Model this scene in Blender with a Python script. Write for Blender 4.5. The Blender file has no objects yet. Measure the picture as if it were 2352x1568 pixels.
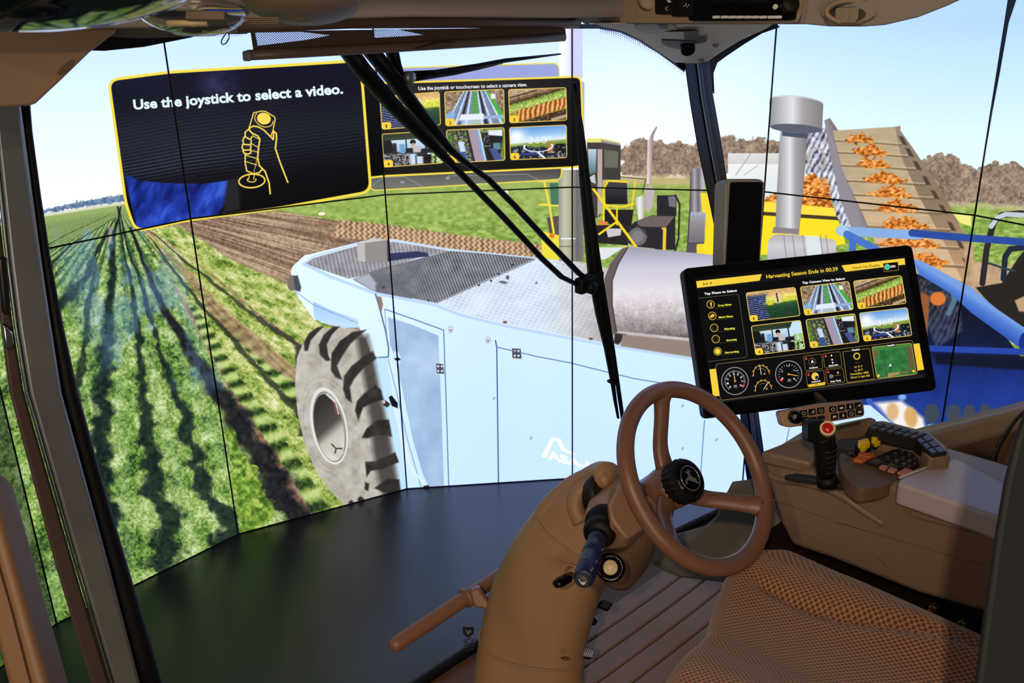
import bpy, bmesh, math, random
import numpy as np
from mathutils import Vector, Matrix

# ------------------------------------------------------------------ camera, world, lights, exposure
scene = bpy.context.scene
col = scene.collection
FPX, PITCH, ROLL = 2112.6, math.radians(20.818), math.radians(-1.4596)
EYE = np.array([0.0, 0.0, 1.9])
_c, _s = math.cos(ROLL), math.sin(ROLL)
_r0 = np.array([1.0, 0, 0]); _u0 = np.array([0, math.sin(PITCH), math.cos(PITCH)])
FWD = np.array([0, math.cos(PITCH), -math.sin(PITCH)])
RGT = _c * _r0 + _s * _u0
UPV = _c * _u0 - _s * _r0

cam_d = bpy.data.cameras.new('camera')
cam = bpy.data.objects.new('camera', cam_d); col.objects.link(cam)
cam_d.sensor_fit = 'HORIZONTAL'; cam_d.sensor_width = 36.0
cam_d.lens = FPX / 2352 * 36.0
cam_d.clip_start = 0.02
M = Matrix.Identity(4)
for i in range(3):
    M[i][0], M[i][1], M[i][2], M[i][3] = RGT[i], UPV[i], -FWD[i], EYE[i]
cam.matrix_world = M
cam_d.dof.use_dof = True; cam_d.dof.focus_distance = 2.05; cam_d.dof.aperture_fstop = 10.0
scene.camera = cam

scene.view_settings.view_transform = 'Standard'
scene.view_settings.look = 'None'
scene.view_settings.exposure = 0.0
scene.view_settings.gamma = 1.0
scene.view_settings.use_curve_mapping = False
try:
    scene.cycles.use_denoising = True
    scene.cycles.max_bounces = 8
    scene.cycles.transparent_max_bounces = 12
    scene.cycles.caustics_reflective = False
    scene.cycles.caustics_refractive = False
except Exception:
    pass

world = bpy.data.worlds.new('hall'); scene.world = world
world.use_nodes = True
world.node_tree.nodes['Background'].inputs[0].default_value = (0.62, 0.55, 0.5, 1)
world.node_tree.nodes['Background'].inputs[1].default_value = 0.08

def lamp(name, kind, loc, target, power, color, size=0.2, spot=None, blend=.5):
    d = bpy.data.lights.new(name, kind); d.energy = power; d.color = color
    if kind == 'AREA':
        d.shape = 'DISK'; d.size = size
    else:
        d.shadow_soft_size = size
    if spot:
        d.spot_size = math.radians(spot); d.spot_blend = blend
    o = bpy.data.objects.new(name, d); col.objects.link(o)
    o.location = loc
    o.rotation_euler = (Vector(target) - Vector(loc)).to_track_quat('-Z', 'Y').to_euler()
    return o

# gallery spot light of the exhibit hall, above and behind the open cab door
lamp('gallery_spot', 'SPOT', (-0.45, -1.3, 3.0), (0.45, 1.6, 0.8), 165, (1.0, 0.74, 0.50), 0.05, 50, .6)
lamp('added_fill_area', 'AREA', (0.2, -2.4, 1.5), (0.3, 1.6, 1.5), 34, (1.0, .88, .74), 1.6)  # added soft fill behind the camera, brightens surfaces that face the rear
lamp('added_fill_spot', 'SPOT', (-2.2, -1.6, 3.2), (-0.4, 1.6, 1.1), 90, (1.0, 0.74, 0.52), 0.10, 60, .6)  # second unseen spot, added as warm fill

# ------------------------------------------------------------------ frames of reference
FV = np.array([-.68, .733, 0]); FV /= np.linalg.norm(FV)          # cab forward
RV = np.array([FV[1], -FV[0], 0.0])                                # cab right
ZV = np.array([0, 0, 1.0])
ORG = np.array([0, 1.95, .30])                                     # cab floor at the windshield's middle

def C(r, f, z): return ORG + r * RV + f * FV + z * ZV             # a point in the cab
def ray(u, v): return FWD + (u - 1176) / FPX * RGT - (v - 784) / FPX * UPV
def pd(u, v, t): return EYE + t * ray(u, v)                        # sight line cut at a depth,
def pz(u, v, z): d = ray(u, v); return EYE + d * ((z + .30 - EYE[2]) / d[2])            # a height over the cab floor,
def pr(u, v, r): d = ray(u, v); return EYE + d * ((r - (EYE - ORG) @ RV) / (d @ RV))    # a lengthwise plane of the cab
def pf(u, v, f): d = ray(u, v); return EYE + d * ((f - (EYE - ORG) @ FV) / (d @ FV))    # or a crosswise one
def unit(v): v = np.asarray(v, float); return v / np.linalg.norm(v)

# ------------------------------------------------------------------ materials
def lin(c):
    c = np.asarray(c, float) / 255.0
    return np.where(c <= .04045, c / 12.92, ((c + .055) / 1.055) ** 2.4)

def mat(name, rgb, rough=.5, metal=0.0, grain=0.0, gscale=900, var=0.0, coat=0.0, spec=None):
    m = bpy.data.materials.new(name); m.use_nodes = True
    nt = m.node_tree; b = nt.nodes['Principled BSDF']
    L = (*lin(rgb), 1)
    b.inputs['Base Color'].default_value = L
    b.inputs['Roughness'].default_value = rough
    b.inputs['Metallic'].default_value = metal
    b.inputs['Coat Weight'].default_value = coat
    if spec is not None: b.inputs['Specular IOR Level'].default_value = spec
    if grain or var:
        tc = nt.nodes.new('ShaderNodeTexCoord')
        if grain:
            n = nt.nodes.new('ShaderNodeTexNoise'); n.inputs['Scale'].default_value = gscale; n.inputs['Detail'].default_value = 2
            bp = nt.nodes.new('ShaderNodeBump'); bp.inputs['Strength'].default_value = grain; bp.inputs['Distance'].default_value = .001
            nt.links.new(tc.outputs['Object'], n.inputs['Vector']); nt.links.new(n.outputs['Fac'], bp.inputs['Height'])
            nt.links.new(bp.outputs['Normal'], b.inputs['Normal'])
        if var:
            n2 = nt.nodes.new('ShaderNodeTexNoise'); n2.inputs['Scale'].default_value = 9; n2.inputs['Detail'].default_value = 5
            mx = nt.nodes.new('ShaderNodeMix'); mx.data_type = 'RGBA'
            mx.inputs['A'].default_value = (*[x * (1 - var) for x in L[:3]], 1)
            mx.inputs['B'].default_value = (*[min(1, x * (1 + var)) for x in L[:3]], 1)
            nt.links.new(tc.outputs['Object'], n2.inputs['Vector']); nt.links.new(n2.outputs['Fac'], mx.inputs['Factor'])
            nt.links.new(mx.outputs['Result'], b.inputs['Base Color'])
    return m

TAN = mat('tan_plastic', (150, 122, 97), .42, grain=.25, var=.05)
TAN_SMOOTH = mat('tan_smooth_plastic', (146, 112, 88), .38, grain=.08, gscale=1500)
TAN_DARK = mat('brown_plastic', (112, 86, 66), .5, grain=.2)
COLUMN = mat('column_plastic', (150, 116, 84), .5, grain=.25, var=.04)
HEADLINER = mat('headliner_cloth', (132, 125, 118), .85, grain=.5, gscale=500)
BLACK = mat('black_plastic', (13, 13, 14), .55, spec=.22)
WIPER = mat('wiper_black', (7, 7, 8), .55, spec=.25)
BLACK_GLOSS = mat('black_gloss', (8, 8, 9), .14, spec=.3)
RUBBER = mat('black_rubber', (11, 11, 12), .55, spec=.25)
FRIT = mat('black_frit', (8, 8, 10), .35)
GREYMETAL = mat('brushed_grey_metal', (150, 152, 150), .40, metal=.75, var=.25)
GREYFRAME = mat('grey_frame', (118, 116, 110), .45)
WHITEPRINT = mat('white_print', (205, 205, 205), .6)
GREYPRINT = mat('grey_print', (105, 104, 102), .6)
RED = mat('red_button', (200, 20, 18), .18, coat=.6)
CREAM = mat('cream_plastic', (226, 205, 160), .4)
YELLOW = mat('yellow_plastic', (232, 196, 28), .42)
ORANGE = mat('orange_key', (196, 104, 52), .5)
SALMON = mat('salmon_key', (190, 120, 96), .5)
KEY = mat('dark_key', (34, 36, 42), .5)
NAVY = mat('navy_plastic', (24, 30, 66), .45)
LID = mat('lilac_grey_lid', (178, 170, 178), .55, grain=.4, gscale=700)
CHROME = mat('chrome', (190, 190, 192), .2, metal=1.0)
WOODTAN = mat('tan_door_frame', (118, 88, 60), .5, var=.12)

def glass_mat(name, tint=(1, 1, 1), refl=1.0):
    m = bpy.data.materials.new(name); m.use_nodes = True
    nt = m.node_tree; nt.nodes.remove(nt.nodes['Principled BSDF'])
    out = nt.nodes['Material Output']
    tr = nt.nodes.new('ShaderNodeBsdfTransparent'); tr.inputs[0].default_value = (*tint, 1)
    gl = nt.nodes.new('ShaderNodeBsdfGlossy'); gl.inputs['Roughness'].default_value = .01
    fr = nt.nodes.new('ShaderNodeFresnel'); ge = nt.nodes.new('ShaderNodeNewGeometry'); mr = nt.nodes.new('ShaderNodeMapRange')     # same index of refraction from both faces of the thin pane
    mr.inputs['To Min'].default_value = 1.45; mr.inputs['To Max'].default_value = 1 / 1.45
    nt.links.new(ge.outputs['Backfacing'], mr.inputs['Value']); nt.links.new(mr.outputs[0], fr.inputs['IOR'])
    mu = nt.nodes.new('ShaderNodeMath'); mu.operation = 'MULTIPLY'; mu.inputs[1].default_value = refl
    mx = nt.nodes.new('ShaderNodeMixShader')
    nt.links.new(fr.outputs[0], mu.inputs[0]); nt.links.new(mu.outputs[0], mx.inputs[0])
    nt.links.new(tr.outputs[0], mx.inputs[1]); nt.links.new(gl.outputs[0], mx.inputs[2])
    nt.links.new(mx.outputs[0], out.inputs[0])
    return m
GLASS = glass_mat('window_glass', (.975, .985, .985), .16)
CLEAR = glass_mat('clear_plastic', (.82, .82, .80), 1.6)

# ------------------------------------------------------------------ object helpers
def tag(o, label=None, cat=None, group=None, kind=None):
    if label: o['label'] = label
    if cat: o['category'] = cat
    if group: o['group'] = group
    if kind: o['kind'] = kind
    return o

def empty(name, loc, label=None, cat=None, group=None, kind=None):
    o = bpy.data.objects.new(name, None); col.objects.link(o)
    o.location = Vector(loc); o.empty_display_size = .05
    bpy.context.view_layer.update()
    return tag(o, label, cat, group, kind)

def put(name, verts, faces, m, parent=None, smooth=False, bevel=0, seg=2, uv=None):
    me = bpy.data.meshes.new(name)
    me.from_pydata([tuple(map(float, v)) for v in verts], [], [tuple(f) for f in faces])
    bm = bmesh.new(); bm.from_mesh(me)
    bmesh.ops.recalc_face_normals(bm, faces=bm.faces)
    bm.to_mesh(me); bm.free()
    ms = m if isinstance(m, (list, tuple)) else [m]
    for x in ms: me.materials.append(x)
    if smooth:
        for p in me.polygons: p.use_smooth = True
    o = bpy.data.objects.new(name, me); col.objects.link(o)
    if parent is not None:
        o.parent = parent
        mw = Matrix.Translation(parent_loc(parent))
        o.matrix_parent_inverse = mw.inverted()
    if bevel:
        b = o.modifiers.new('bevel', 'BEVEL'); b.width = bevel; b.segments = seg; b.limit_method = 'ANGLE'; b.angle_limit = math.radians(30)
        b.harden_normals = False
        for p in me.polygons: p.use_smooth = True
        try: me.set_sharp_from_angle(angle=math.radians(40))
        except Exception: pass
    return o

def parent_loc(p):
    v = Vector((0, 0, 0))
    while p is not None:
        v = v + (Matrix.Identity(4) @ p.location); break
    return v

class MB:                       # collects simple solids into ONE mesh
    def __init__(s): s.v = []; s.f = []
    def add(s, vs, fs):
        k = len(s.v); s.v += [np.asarray(v, float) for v in vs]; s.f += [tuple(i + k for i in f) for f in fs]; return s
    def box(s, c, ax, ay, az, dx, dy, dz):
        c = np.asarray(c, float); ax, ay, az = unit(ax), unit(ay), unit(az)
        vs = [c + sx * ax * dx / 2 + sy * ay * dy / 2 + sz * az * dz / 2 for sz in (-1, 1) for sy in (-1, 1) for sx in (-1, 1)]
        return s.add(vs, [(0, 1, 3, 2), (4, 6, 7, 5), (0, 4, 5, 1), (2, 3, 7, 6), (0, 2, 6, 4), (1, 5, 7, 3)])
    def prism(s, pts, ext):
        pts = [np.asarray(p, float) for p in pts]; n = len(pts); ext = np.asarray(ext, float)
        vs = pts + [p + ext for p in pts]
        fs = [tuple(range(n))[::-1], tuple(range(n, 2 * n))] + [(i, (i + 1) % n, n + (i + 1) % n, n + i) for i in range(n)]
        return s.add(vs, fs)
    def tube(s, path, rad, n=12, cap=True, flat=1.0, up=None):
        path = [np.asarray(p, float) for p in path]; m = len(path)
        rad = [rad] * m if np.isscalar(rad) else list(rad)
        ref = unit(up if up is not None else (0.13, .21, .97)); rings = []
        for i, p in enumerate(path):
            t = unit(path[min(i + 1, m - 1)] - path[max(i - 1, 0)])
            a = np.cross(t, ref)
            if np.linalg.norm(a) < 1e-4: a = np.cross(t, [1, 0, 0])
            a = unit(a); b = unit(np.cross(t, a))
            rings.append([p + rad[i] * (math.cos(2 * math.pi * k / n) * a + flat * math.sin(2 * math.pi * k / n) * b) for k in range(n)])
        return s.rings(rings, cap)
    def rings(s, rings, cap=True, closed=False):
        n = len(rings[0]); m = len(rings); vs = [v for r in rings for v in r]; fs = []
        for i in range(m if closed else m - 1):
            j = (i + 1) % m
            fs += [(i * n + k, i * n + (k + 1) % n, j * n + (k + 1) % n, j * n + k) for k in range(n)]
        if cap and not closed:
            fs += [tuple(range(n))[::-1], tuple((m - 1) * n + k for k in range(n))]
        return s.add(vs, fs)
    def lathe(s, o, d, prof, n=24, cap=True):       # prof: (distance along d, radius)
        o = np.asarray(o, float); d = unit(d); a = np.cross(d, (0.3, .2, .9)); a = unit(a); b = np.cross(d, a)
        return s.rings([[o + d * h + max(r, 1e-5) * (math.cos(2 * math.pi * k / n) * a + math.sin(2 * math.pi * k / n) * b) for k in range(n)] for h, r in prof], cap)
    def torus(s, c, nrm, R, r, n=64, k=14, a0=0, a1=2 * math.pi, flat=1.0):
        c = np.asarray(c, float); nrm = unit(nrm); a = unit(np.cross(nrm, (0, 0, 1.0))); b = np.cross(nrm, a)
        full = abs(a1 - a0 - 2 * math.pi) < 1e-6; rings = []
        for i in range(n if full else n + 1):
            t = a0 + (a1 - a0) * i / n; e = math.cos(t) * a + math.sin(t) * b
            rings.append([c + R * e + r * (math.cos(2 * math.pi * q / k) * e + flat * math.sin(2 * math.pi * q / k) * nrm) for q in range(k)])
        return s.rings(rings, not full, full)
    def build(s, name, m, parent=None, smooth=False, bevel=0, seg=2):
        return put(name, s.v, s.f, m, parent, smooth, bevel, seg)

def spline(pts, n=8):          # Catmull-Rom through points
    P = [np.asarray(p, float) for p in pts]; P = [2 * P[0] - P[1]] + P + [2 * P[-1] - P[-2]]; out = []
    for i in range(1, len(P) - 2):
        for k in range(n):
            t = k / n; a, b, c, d = P[i - 1:i + 3]
            out.append(.5 * (2 * b + (c - a) * t + (2 * a - 5 * b + 4 * c - d) * t * t + (3 * b - a - 3 * c + d) * t ** 3))
    return out + [P[-2]]

# flat lettering: triangles of a text, in units of its own height
_tcache = {}
def text_tris(body, bold=0.0):
    k = (body, bold)
    if k in _tcache: return _tcache[k]
    cu = bpy.data.curves.new('t', 'FONT'); cu.body = body; cu.size = 1.0; cu.offset = bold; cu.resolution_u = 3
    o = bpy.data.objects.new('t', cu); col.objects.link(o)
    bpy.context.view_layer.update()
    me = bpy.data.meshes.new_from_object(o.evaluated_get(bpy.context.evaluated_depsgraph_get()))
    me.calc_loop_triangles()
    v = np.array([x.co[:2] for x in me.vertices]) if len(me.vertices) else np.zeros((0, 2))
    t = np.array([x.vertices[:] for x in me.loop_triangles], int).reshape(-1, 3)
    bpy.data.objects.remove(o); bpy.data.curves.remove(cu); bpy.data.meshes.remove(me)
    _tcache[k] = (v, t); return v, t
def lettering(name, body, origin, xdir, ydir, cap, width, m, parent, bold=.0, lift=.0004):   # text as a thin plate on a surface
    v, t = text_tris(body, bold)
    x0, x1 = v[:, 0].min(), v[:, 0].max(); sc = cap / .72
    sx = width / (x1 - x0) if width else sc
    xd, yd = unit(xdir), unit(ydir); n = np.cross(xd, yd)
    o = np.asarray(origin, float) + n * lift
    return put(name, [o + (p[0] - x0) * sx * xd + p[1] * sc * yd for p in v], t, m, parent)
# ------------------------------------------------------------------ raster for the screens' pictures
rng = np.random.default_rng(7)
_T = rng.random((256, 256)).astype(np.float32)
def vn(x, y, k=0):                                    # value noise
    ix = np.floor(x).astype(np.int32); iy = np.floor(y).astype(np.int32)
    fx = (x - ix).astype(np.float32); fy = (y - iy).astype(np.float32)
    fx = fx * fx * (3 - 2 * fx); fy = fy * fy * (3 - 2 * fy)
    a = (ix + k * 37) & 255; b = (iy + k * 91) & 255; a1 = (a + 1) & 255; b1 = (b + 1) & 255
    return (_T[b, a] * (1 - fx) + _T[b, a1] * fx) * (1 - fy) + (_T[b1, a] * (1 - fx) + _T[b1, a1] * fx) * fy
def fbm(x, y, o=4, k=0, g=.55):
    s = 0; w = 1; t = 0
    for i in range(o):
        s = s + w * vn(x * 2 ** i, y * 2 ** i, k + i); t += w; w *= g
    return s / t
def ramp(t, stops):                                   # stops: (position, rgb)
    xs = [s[0] for s in stops]
    return np.stack([np.interp(t, xs, [s[1][i] for s in stops]) for i in range(3)], -1).astype(np.float32)
def sst(a, b, x): t = np.clip((x - a) / (b - a), 0, 1); return t * t * (3 - 2 * t)
def homog(src, dst):
    A = []; B = []
    for (x, y), (u, v) in zip(src, dst):
        A += [[x, y, 1, 0, 0, 0, -u * x, -u * y], [0, 0, 0, x, y, 1, -v * x, -v * y]]; B += [u, v]
    h = np.linalg.solve(np.array(A, float), np.array(B, float)); return np.append(h, 1).reshape(3, 3)
def rpoly(pts, r, n=6):                               # rounded polygon
    P = [np.array(p, float) for p in pts]; out = []; m = len(P)
    for i in range(m):
        a, b, c = P[i - 1], P[i], P[(i + 1) % m]
        ra = min(r, np.linalg.norm(a - b) / 2.1, np.linalg.norm(c - b) / 2.1)
        s = b + (a - b) / np.linalg.norm(a - b) * ra; e = b + (c - b) / np.linalg.norm(c - b) * ra
        for k in range(n + 1):
            t = k / n; out.append((1 - t) ** 2 * s + 2 * t * (1 - t) * b + t * t * e)
    return [tuple(p) for p in out]
def ell(cx, cy, rx, ry, rot=0, a0=0, a1=360, n=32):
    r = math.radians(rot); out = []
    for k in range(n + 1):
        t = math.radians(a0 + (a1 - a0) * k / n); x, y = rx * math.cos(t), ry * math.sin(t)
        out.append((cx + x * math.cos(r) - y * math.sin(r), cy + x * math.sin(r) + y * math.cos(r)))
    return out[:-1] if a1 - a0 == 360 else out

class Canvas:
    TS = 32
    def __init__(s, U, V):
        s.U = U.astype(np.float32); s.V = V.astype(np.float32); s.H, s.W = U.shape
        s.img = np.zeros((s.H, s.W, 3), np.float32)
        s.ys = np.arange(0, s.H, s.TS); s.xs = np.arange(0, s.W, s.TS)
        ye = np.minimum(s.ys + s.TS, s.H) - 1; xe = np.minimum(s.xs + s.TS, s.W) - 1
        q = [(s.U[np.ix_(a, b)], s.V[np.ix_(a, b)]) for a in (s.ys, ye) for b in (s.xs, xe)]
        us = np.stack([x[0] for x in q]); vs = np.stack([x[1] for x in q])
        s.b = (us.min(0), us.max(0), vs.min(0), vs.max(0))
    def cut(s, P, pad):
        P = np.asarray(P, float)
        u0, v0 = P.min(0) - pad; u1, v1 = P.max(0) + pad
        hit = (s.b[1] >= u0) & (s.b[0] <= u1) & (s.b[3] >= v0) & (s.b[2] <= v1)
        if not hit.any(): return None
        r = np.nonzero(hit.any(1))[0]; c = np.nonzero(hit.any(0))[0]
        return np.s_[s.ys[r[0]]:min(s.ys[r[-1]] + s.TS, s.H), s.xs[c[0]]:min(s.xs[c[-1]] + s.TS, s.W)]
    @staticmethod
    def sd(u, v, P, closed=True):
        d = np.full(u.shape, 1e9, np.float32); ins = np.zeros(u.shape, bool)
        n = len(P)
        for i in range(n if closed else n - 1):
            ax, ay = P[i]; bx, by = P[(i + 1) % n]; dx, dy = bx - ax, by - ay; L = dx * dx + dy * dy
            if L < 1e-9: continue
            t = np.clip(((u - ax) * dx + (v - ay) * dy) / L, 0, 1)
            d = np.minimum(d, (u - ax - t * dx) ** 2 + (v - ay - t * dy) ** 2)
            if closed and ay != by:
                cr = (v < max(ay, by)) & (v >= min(ay, by))
                ins ^= cr & (u < ax + (v - ay) * (dx / dy))
        d = np.sqrt(d)
        return np.where(ins, d, -d) if closed else d
    def blend(s, sl, cov, color, u, v):
        if callable(color):
            c = color(u, v)
            if isinstance(c, tuple): c, a = c; cov = cov * a
        else: c = np.array(color, np.float32)
        s.img[sl] += cov[..., None] * (c / 255.0 - s.img[sl])
    def poly(s, P, color, alpha=1.0, soft=1.2, rough=0, rs=.2):
        sl = s.cut(P, soft + rough)
        if sl is None: return
        u, v = s.U[sl], s.V[sl]; d = s.sd(u, v, P)
        if rough: d = d + rough * 2 * (fbm(u * rs, v * rs, 3, 5) - .5)
        s.blend(sl, np.clip(.5 + d / soft, 0, 1) * alpha, color, u, v)
    def line(s, P, w, color, alpha=1.0, soft=1.2, closed=False):
        sl = s.cut(P, w + soft)
        if sl is None: return
        u, v = s.U[sl], s.V[sl]
        d = np.abs(s.sd(u, v, P, closed))
        s.blend(sl, np.clip(.5 + (w / 2 - d) / soft, 0, 1) * alpha, color, u, v)
    def quad(s, Q, fn, r=0):                          # fn(s, t) paints a picture in a quad TL TR BR BL
        Hm = homog(Q, [(0, 0), (1, 0), (1, 1), (0, 1)])
        def f(u, v):
            w = Hm[2, 0] * u + Hm[2, 1] * v + Hm[2, 2]
            return fn((Hm[0, 0] * u + Hm[0, 1] * v + Hm[0, 2]) / w, (Hm[1, 0] * u + Hm[1, 1] * v + Hm[1, 2]) / w)
        s.poly(rpoly(Q, r) if r else Q, f)
    def text(s, body, p0, p1, cap, color, bold=0.0, alpha=1.0, up=None):
        v, t = text_tris(body, bold)
        x0, x1 = v[:, 0].min(), v[:, 0].max(); RES = 48; oy = .35
        w = int((x1 - x0) * RES) + 8; h = int(1.4 * RES)
        bmp = np.zeros((h * 2, w * 2), bool)
        for tri in t:
            P = (v[tri] - [x0, -oy]) * RES * 2 + [6, 0]
            a, b = np.floor(P.min(0)).astype(int), np.ceil(P.max(0)).astype(int) + 1
            a = np.maximum(a, 0); b = np.minimum(b, [w * 2, h * 2])
            if (b <= a).any(): continue
            gx, gy = np.meshgrid(np.arange(a[0], b[0]) + .5, np.arange(a[1], b[1]) + .5)
            e = [(P[(i + 1) % 3, 0] - P[i, 0]) * (gy - P[i, 1]) - (P[(i + 1) % 3, 1] - P[i, 1]) * (gx - P[i, 0]) for i in range(3)]
            m = ((e[0] >= 0) & (e[1] >= 0) & (e[2] >= 0)) | ((e[0] <= 0) & (e[1] <= 0) & (e[2] <= 0))
            bmp[a[1]:b[1], a[0]:b[0]] |= m
        bm = bmp.reshape(h, 2, w, 2).mean((1, 3)).astype(np.float32)
        p0 = np.array(p0, float); p1 = np.array(p1, float); X = p1 - p0
        Y = np.array(up, float) if up is not None else np.array([X[1], -X[0]])
        Y = Y / np.linalg.norm(Y) * cap
        A = np.linalg.inv(np.array([[X[0], Y[0]], [X[1], Y[1]]]))
        sl = s.cut([p0 - Y * .5, p1 - Y * .5, p0 + Y * 1.4, p1 + Y * 1.4], 2)
        if sl is None: return
        u, v = s.U[sl] - p0[0], s.V[sl] - p0[1]
        a = (A[0, 0] * u + A[0, 1] * v) * (x1 - x0) * RES + 3; b = (A[1, 0] * u + A[1, 1] * v) * .72 * RES + oy * RES
        ok = (a > 0) & (a < w - 1.01) & (b > 0) & (b < h - 1.01)
        a = np.clip(a, 0, w - 1.01); b = np.clip(b, 0, h - 1.01)
        ia, ib = a.astype(int), b.astype(int); fa, fb = a - ia, b - ib
        cov = (bm[ib, ia] * (1 - fa) + bm[ib, ia + 1] * fa) * (1 - fb) + (bm[ib + 1, ia] * (1 - fa) + bm[ib + 1, ia + 1] * fa) * fb
        s.blend(sl, cov * ok * alpha, color, s.U[sl], s.V[sl])
    def image(s, name):
        im = bpy.data.images.new(name, s.W, s.H)
        a = np.ones((s.H, s.W, 4), np.float32); a[..., :3] = np.clip(s.img[::-1], 0, 1)
        im.pixels.foreach_set(a.ravel()); im.update()
        try: im.pack()
        except Exception: pass
        return im

def screen_mat(name, image, strength=1.0, gloss=.08, hot=None):
    m = bpy.data.materials.new(name); m.use_nodes = True
    nt = m.node_tree; b = nt.nodes['Principled BSDF']
    t = nt.nodes.new('ShaderNodeTexImage'); t.image = image; t.interpolation = 'Linear'; t.extension = 'EXTEND'
    b.inputs['Base Color'].default_value = (.004, .004, .005, 1)
    b.inputs['Roughness'].default_value = gloss
    b.inputs['Specular IOR Level'].default_value = .25
    if hot:                                           # extra emission, mostly blue, added where the film clips to light the cab
        a = nt.nodes.new('ShaderNodeVectorMath'); a.operation = 'SUBTRACT'; a.inputs[1].default_value = (.9, .9, .9)
        c = nt.nodes.new('ShaderNodeVectorMath'); c.operation = 'MAXIMUM'; c.inputs[1].default_value = (0, 0, 0)
        d = nt.nodes.new('ShaderNodeVectorMath'); d.operation = 'MULTIPLY_ADD'; d.inputs[1].default_value = hot
        nt.links.new(t.outputs['Color'], a.inputs[0]); nt.links.new(a.outputs[0], c.inputs[0]); nt.links.new(c.outputs[0], d.inputs[0]); nt.links.new(t.outputs['Color'], d.inputs[2])
        nt.links.new(d.outputs[0], b.inputs['Emission Color'])
    else:
        nt.links.new(t.outputs['Color'], b.inputs['Emission Color'])
    b.inputs['Emission Strength'].default_value = strength
    return m

# six camera-view pictures, used on the wall's window and on the touch monitor
def n2(s_, t_, f=20, k=0, o=3): return fbm(s_ * f * 1.6, t_ * f, o, k)
def lay(base, mask, colr):
    m = np.clip(mask, 0, 1)[..., None]; return base + m * (np.asarray(colr, np.float32) - base)
def band(x, a, b, e=.02): return sst(a - e, a + e, x) * (1 - sst(b - e, b + e, x))
def view1(s, t):
    c = ramp(t + .06 * (s - .5), [(0, (205, 165, 110)), (.18, (222, 180, 120)), (.24, (235, 225, 110)), (.45, (200, 205, 60)), (.5, (60, 95, 50)), (.62, (35, 72, 48)), (1, (28, 60, 40))])
    c = c * (.75 + .5 * n2(s, t, 30, 1))[..., None]
    d = np.hypot((s - .62) * 1.6, t - .32); c = lay(c, band(d, .13, .17, .02) * .8, (235, 200, 185)); c = lay(c, (d < .13) * .55, (235, 205, 170))
    c = lay(c, band(s, .595, .62, .008) * band(t, .12, .45), (50, 40, 50)); c = lay(c, band(s, .4, .5) * band(t, .44, .52), (225, 215, 60))
    m = sst(.36, .28, s - .2 * np.abs(t - .55) + .12 * (n2(s, t, 14, 3) - .5)) * sst(.05, .2, t)
    c = lay(c, m, (32, 40, 66)); c = lay(c, m * (np.sin((t * 2 - s) * 42) > .72) * .8, (150, 165, 215)); c = lay(c, m * sst(.55, .72, n2(s, t, 26, 5)), (84, 104, 170))
    return c
def view2(s, t):
    c = ramp(n2(s, t, 18, 2), [(.2, (95, 75, 55)), (.5, (150, 125, 100)), (.8, (190, 170, 145))])
    x = (s - .52) / (.32 + .55 * t)
    c = lay(c, band(np.abs(x), 0, .62, .02), (120, 135, 165))
    c = lay(c, band(x, -.10, .08, .03) * (n2(s, t, 22, 4) * .6 + .5), (80, 165, 60)); c = lay(c, band(x, .52, .66, .03), (70, 175, 65))
    for a in (-.6, -.42, -.2, .12, .3, .5): c = lay(c, band(x, a - .025, a + .025, .015), (205, 222, 245))
    for a in (-.31, .2): c = lay(c, band(x, a - .035, a + .035, .015), (38, 34, 40))
    c = lay(c, band(x, -.75, -.5, .05) * sst(.5, .7, t), (135, 175, 225))
    c = c * (.8 + .4 * n2(s, t, 40, 6))[..., None]
    c = lay(c, band(t, .68, .86) * band(s, .22 + .25 * (.86 - t), .66), (228, 238, 250)); c = lay(c, band(t, .74, .84) * (s > .66), (150, 175, 215)); c = lay(c, band(t, .86, 1.1) * band(s, .25, .6) * .7, (200, 215, 240))
    c = lay(c, band(s, .78, .86) * band(t, .12, .26), (245, 240, 230))
    return c
def view3(s, t):
    y = t + .42 * (s - .5)
    c = ramp(y + .1 * (n2(s, t, 14, 8) - .5), [(.0, (190, 165, 130)), (.16, (120, 90, 62)), (.22, (60, 48, 26)), (.3, (140, 170, 70)), (.45, (185, 205, 110)), (.5, (150, 150, 60))])
    c = c * (.55 + .9 * n2(s, t, 34, 9))[..., None]
    st = .5 + .5 * np.sin((s * 1.25 + .12 * t) * 62 + 4 * n2(s, t, 6, 7)); car = ramp(st, [(0, (120, 62, 20)), (.4, (205, 125, 55)), (1, (242, 186, 116))])
    m = band(y + .05 * (n2(s, t, 18, 2) - .5), .5, .83, .02) * sst(.05, .2, s)
    c = c + m[..., None] * (car - c)
    c = lay(c, sst(.82, .88, y), (58, 40, 24)); c = lay(c, sst(.82, .88, y) * (n2(s, t, 30, 4) > .6), (120, 95, 60))
    c = lay(c, band(y, 1.02, 1.12) * (s > .72), (185, 160, 130)); c = lay(c, band(y, .02, .06) * (s < .5), (60, 45, 35))
    return c
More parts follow.
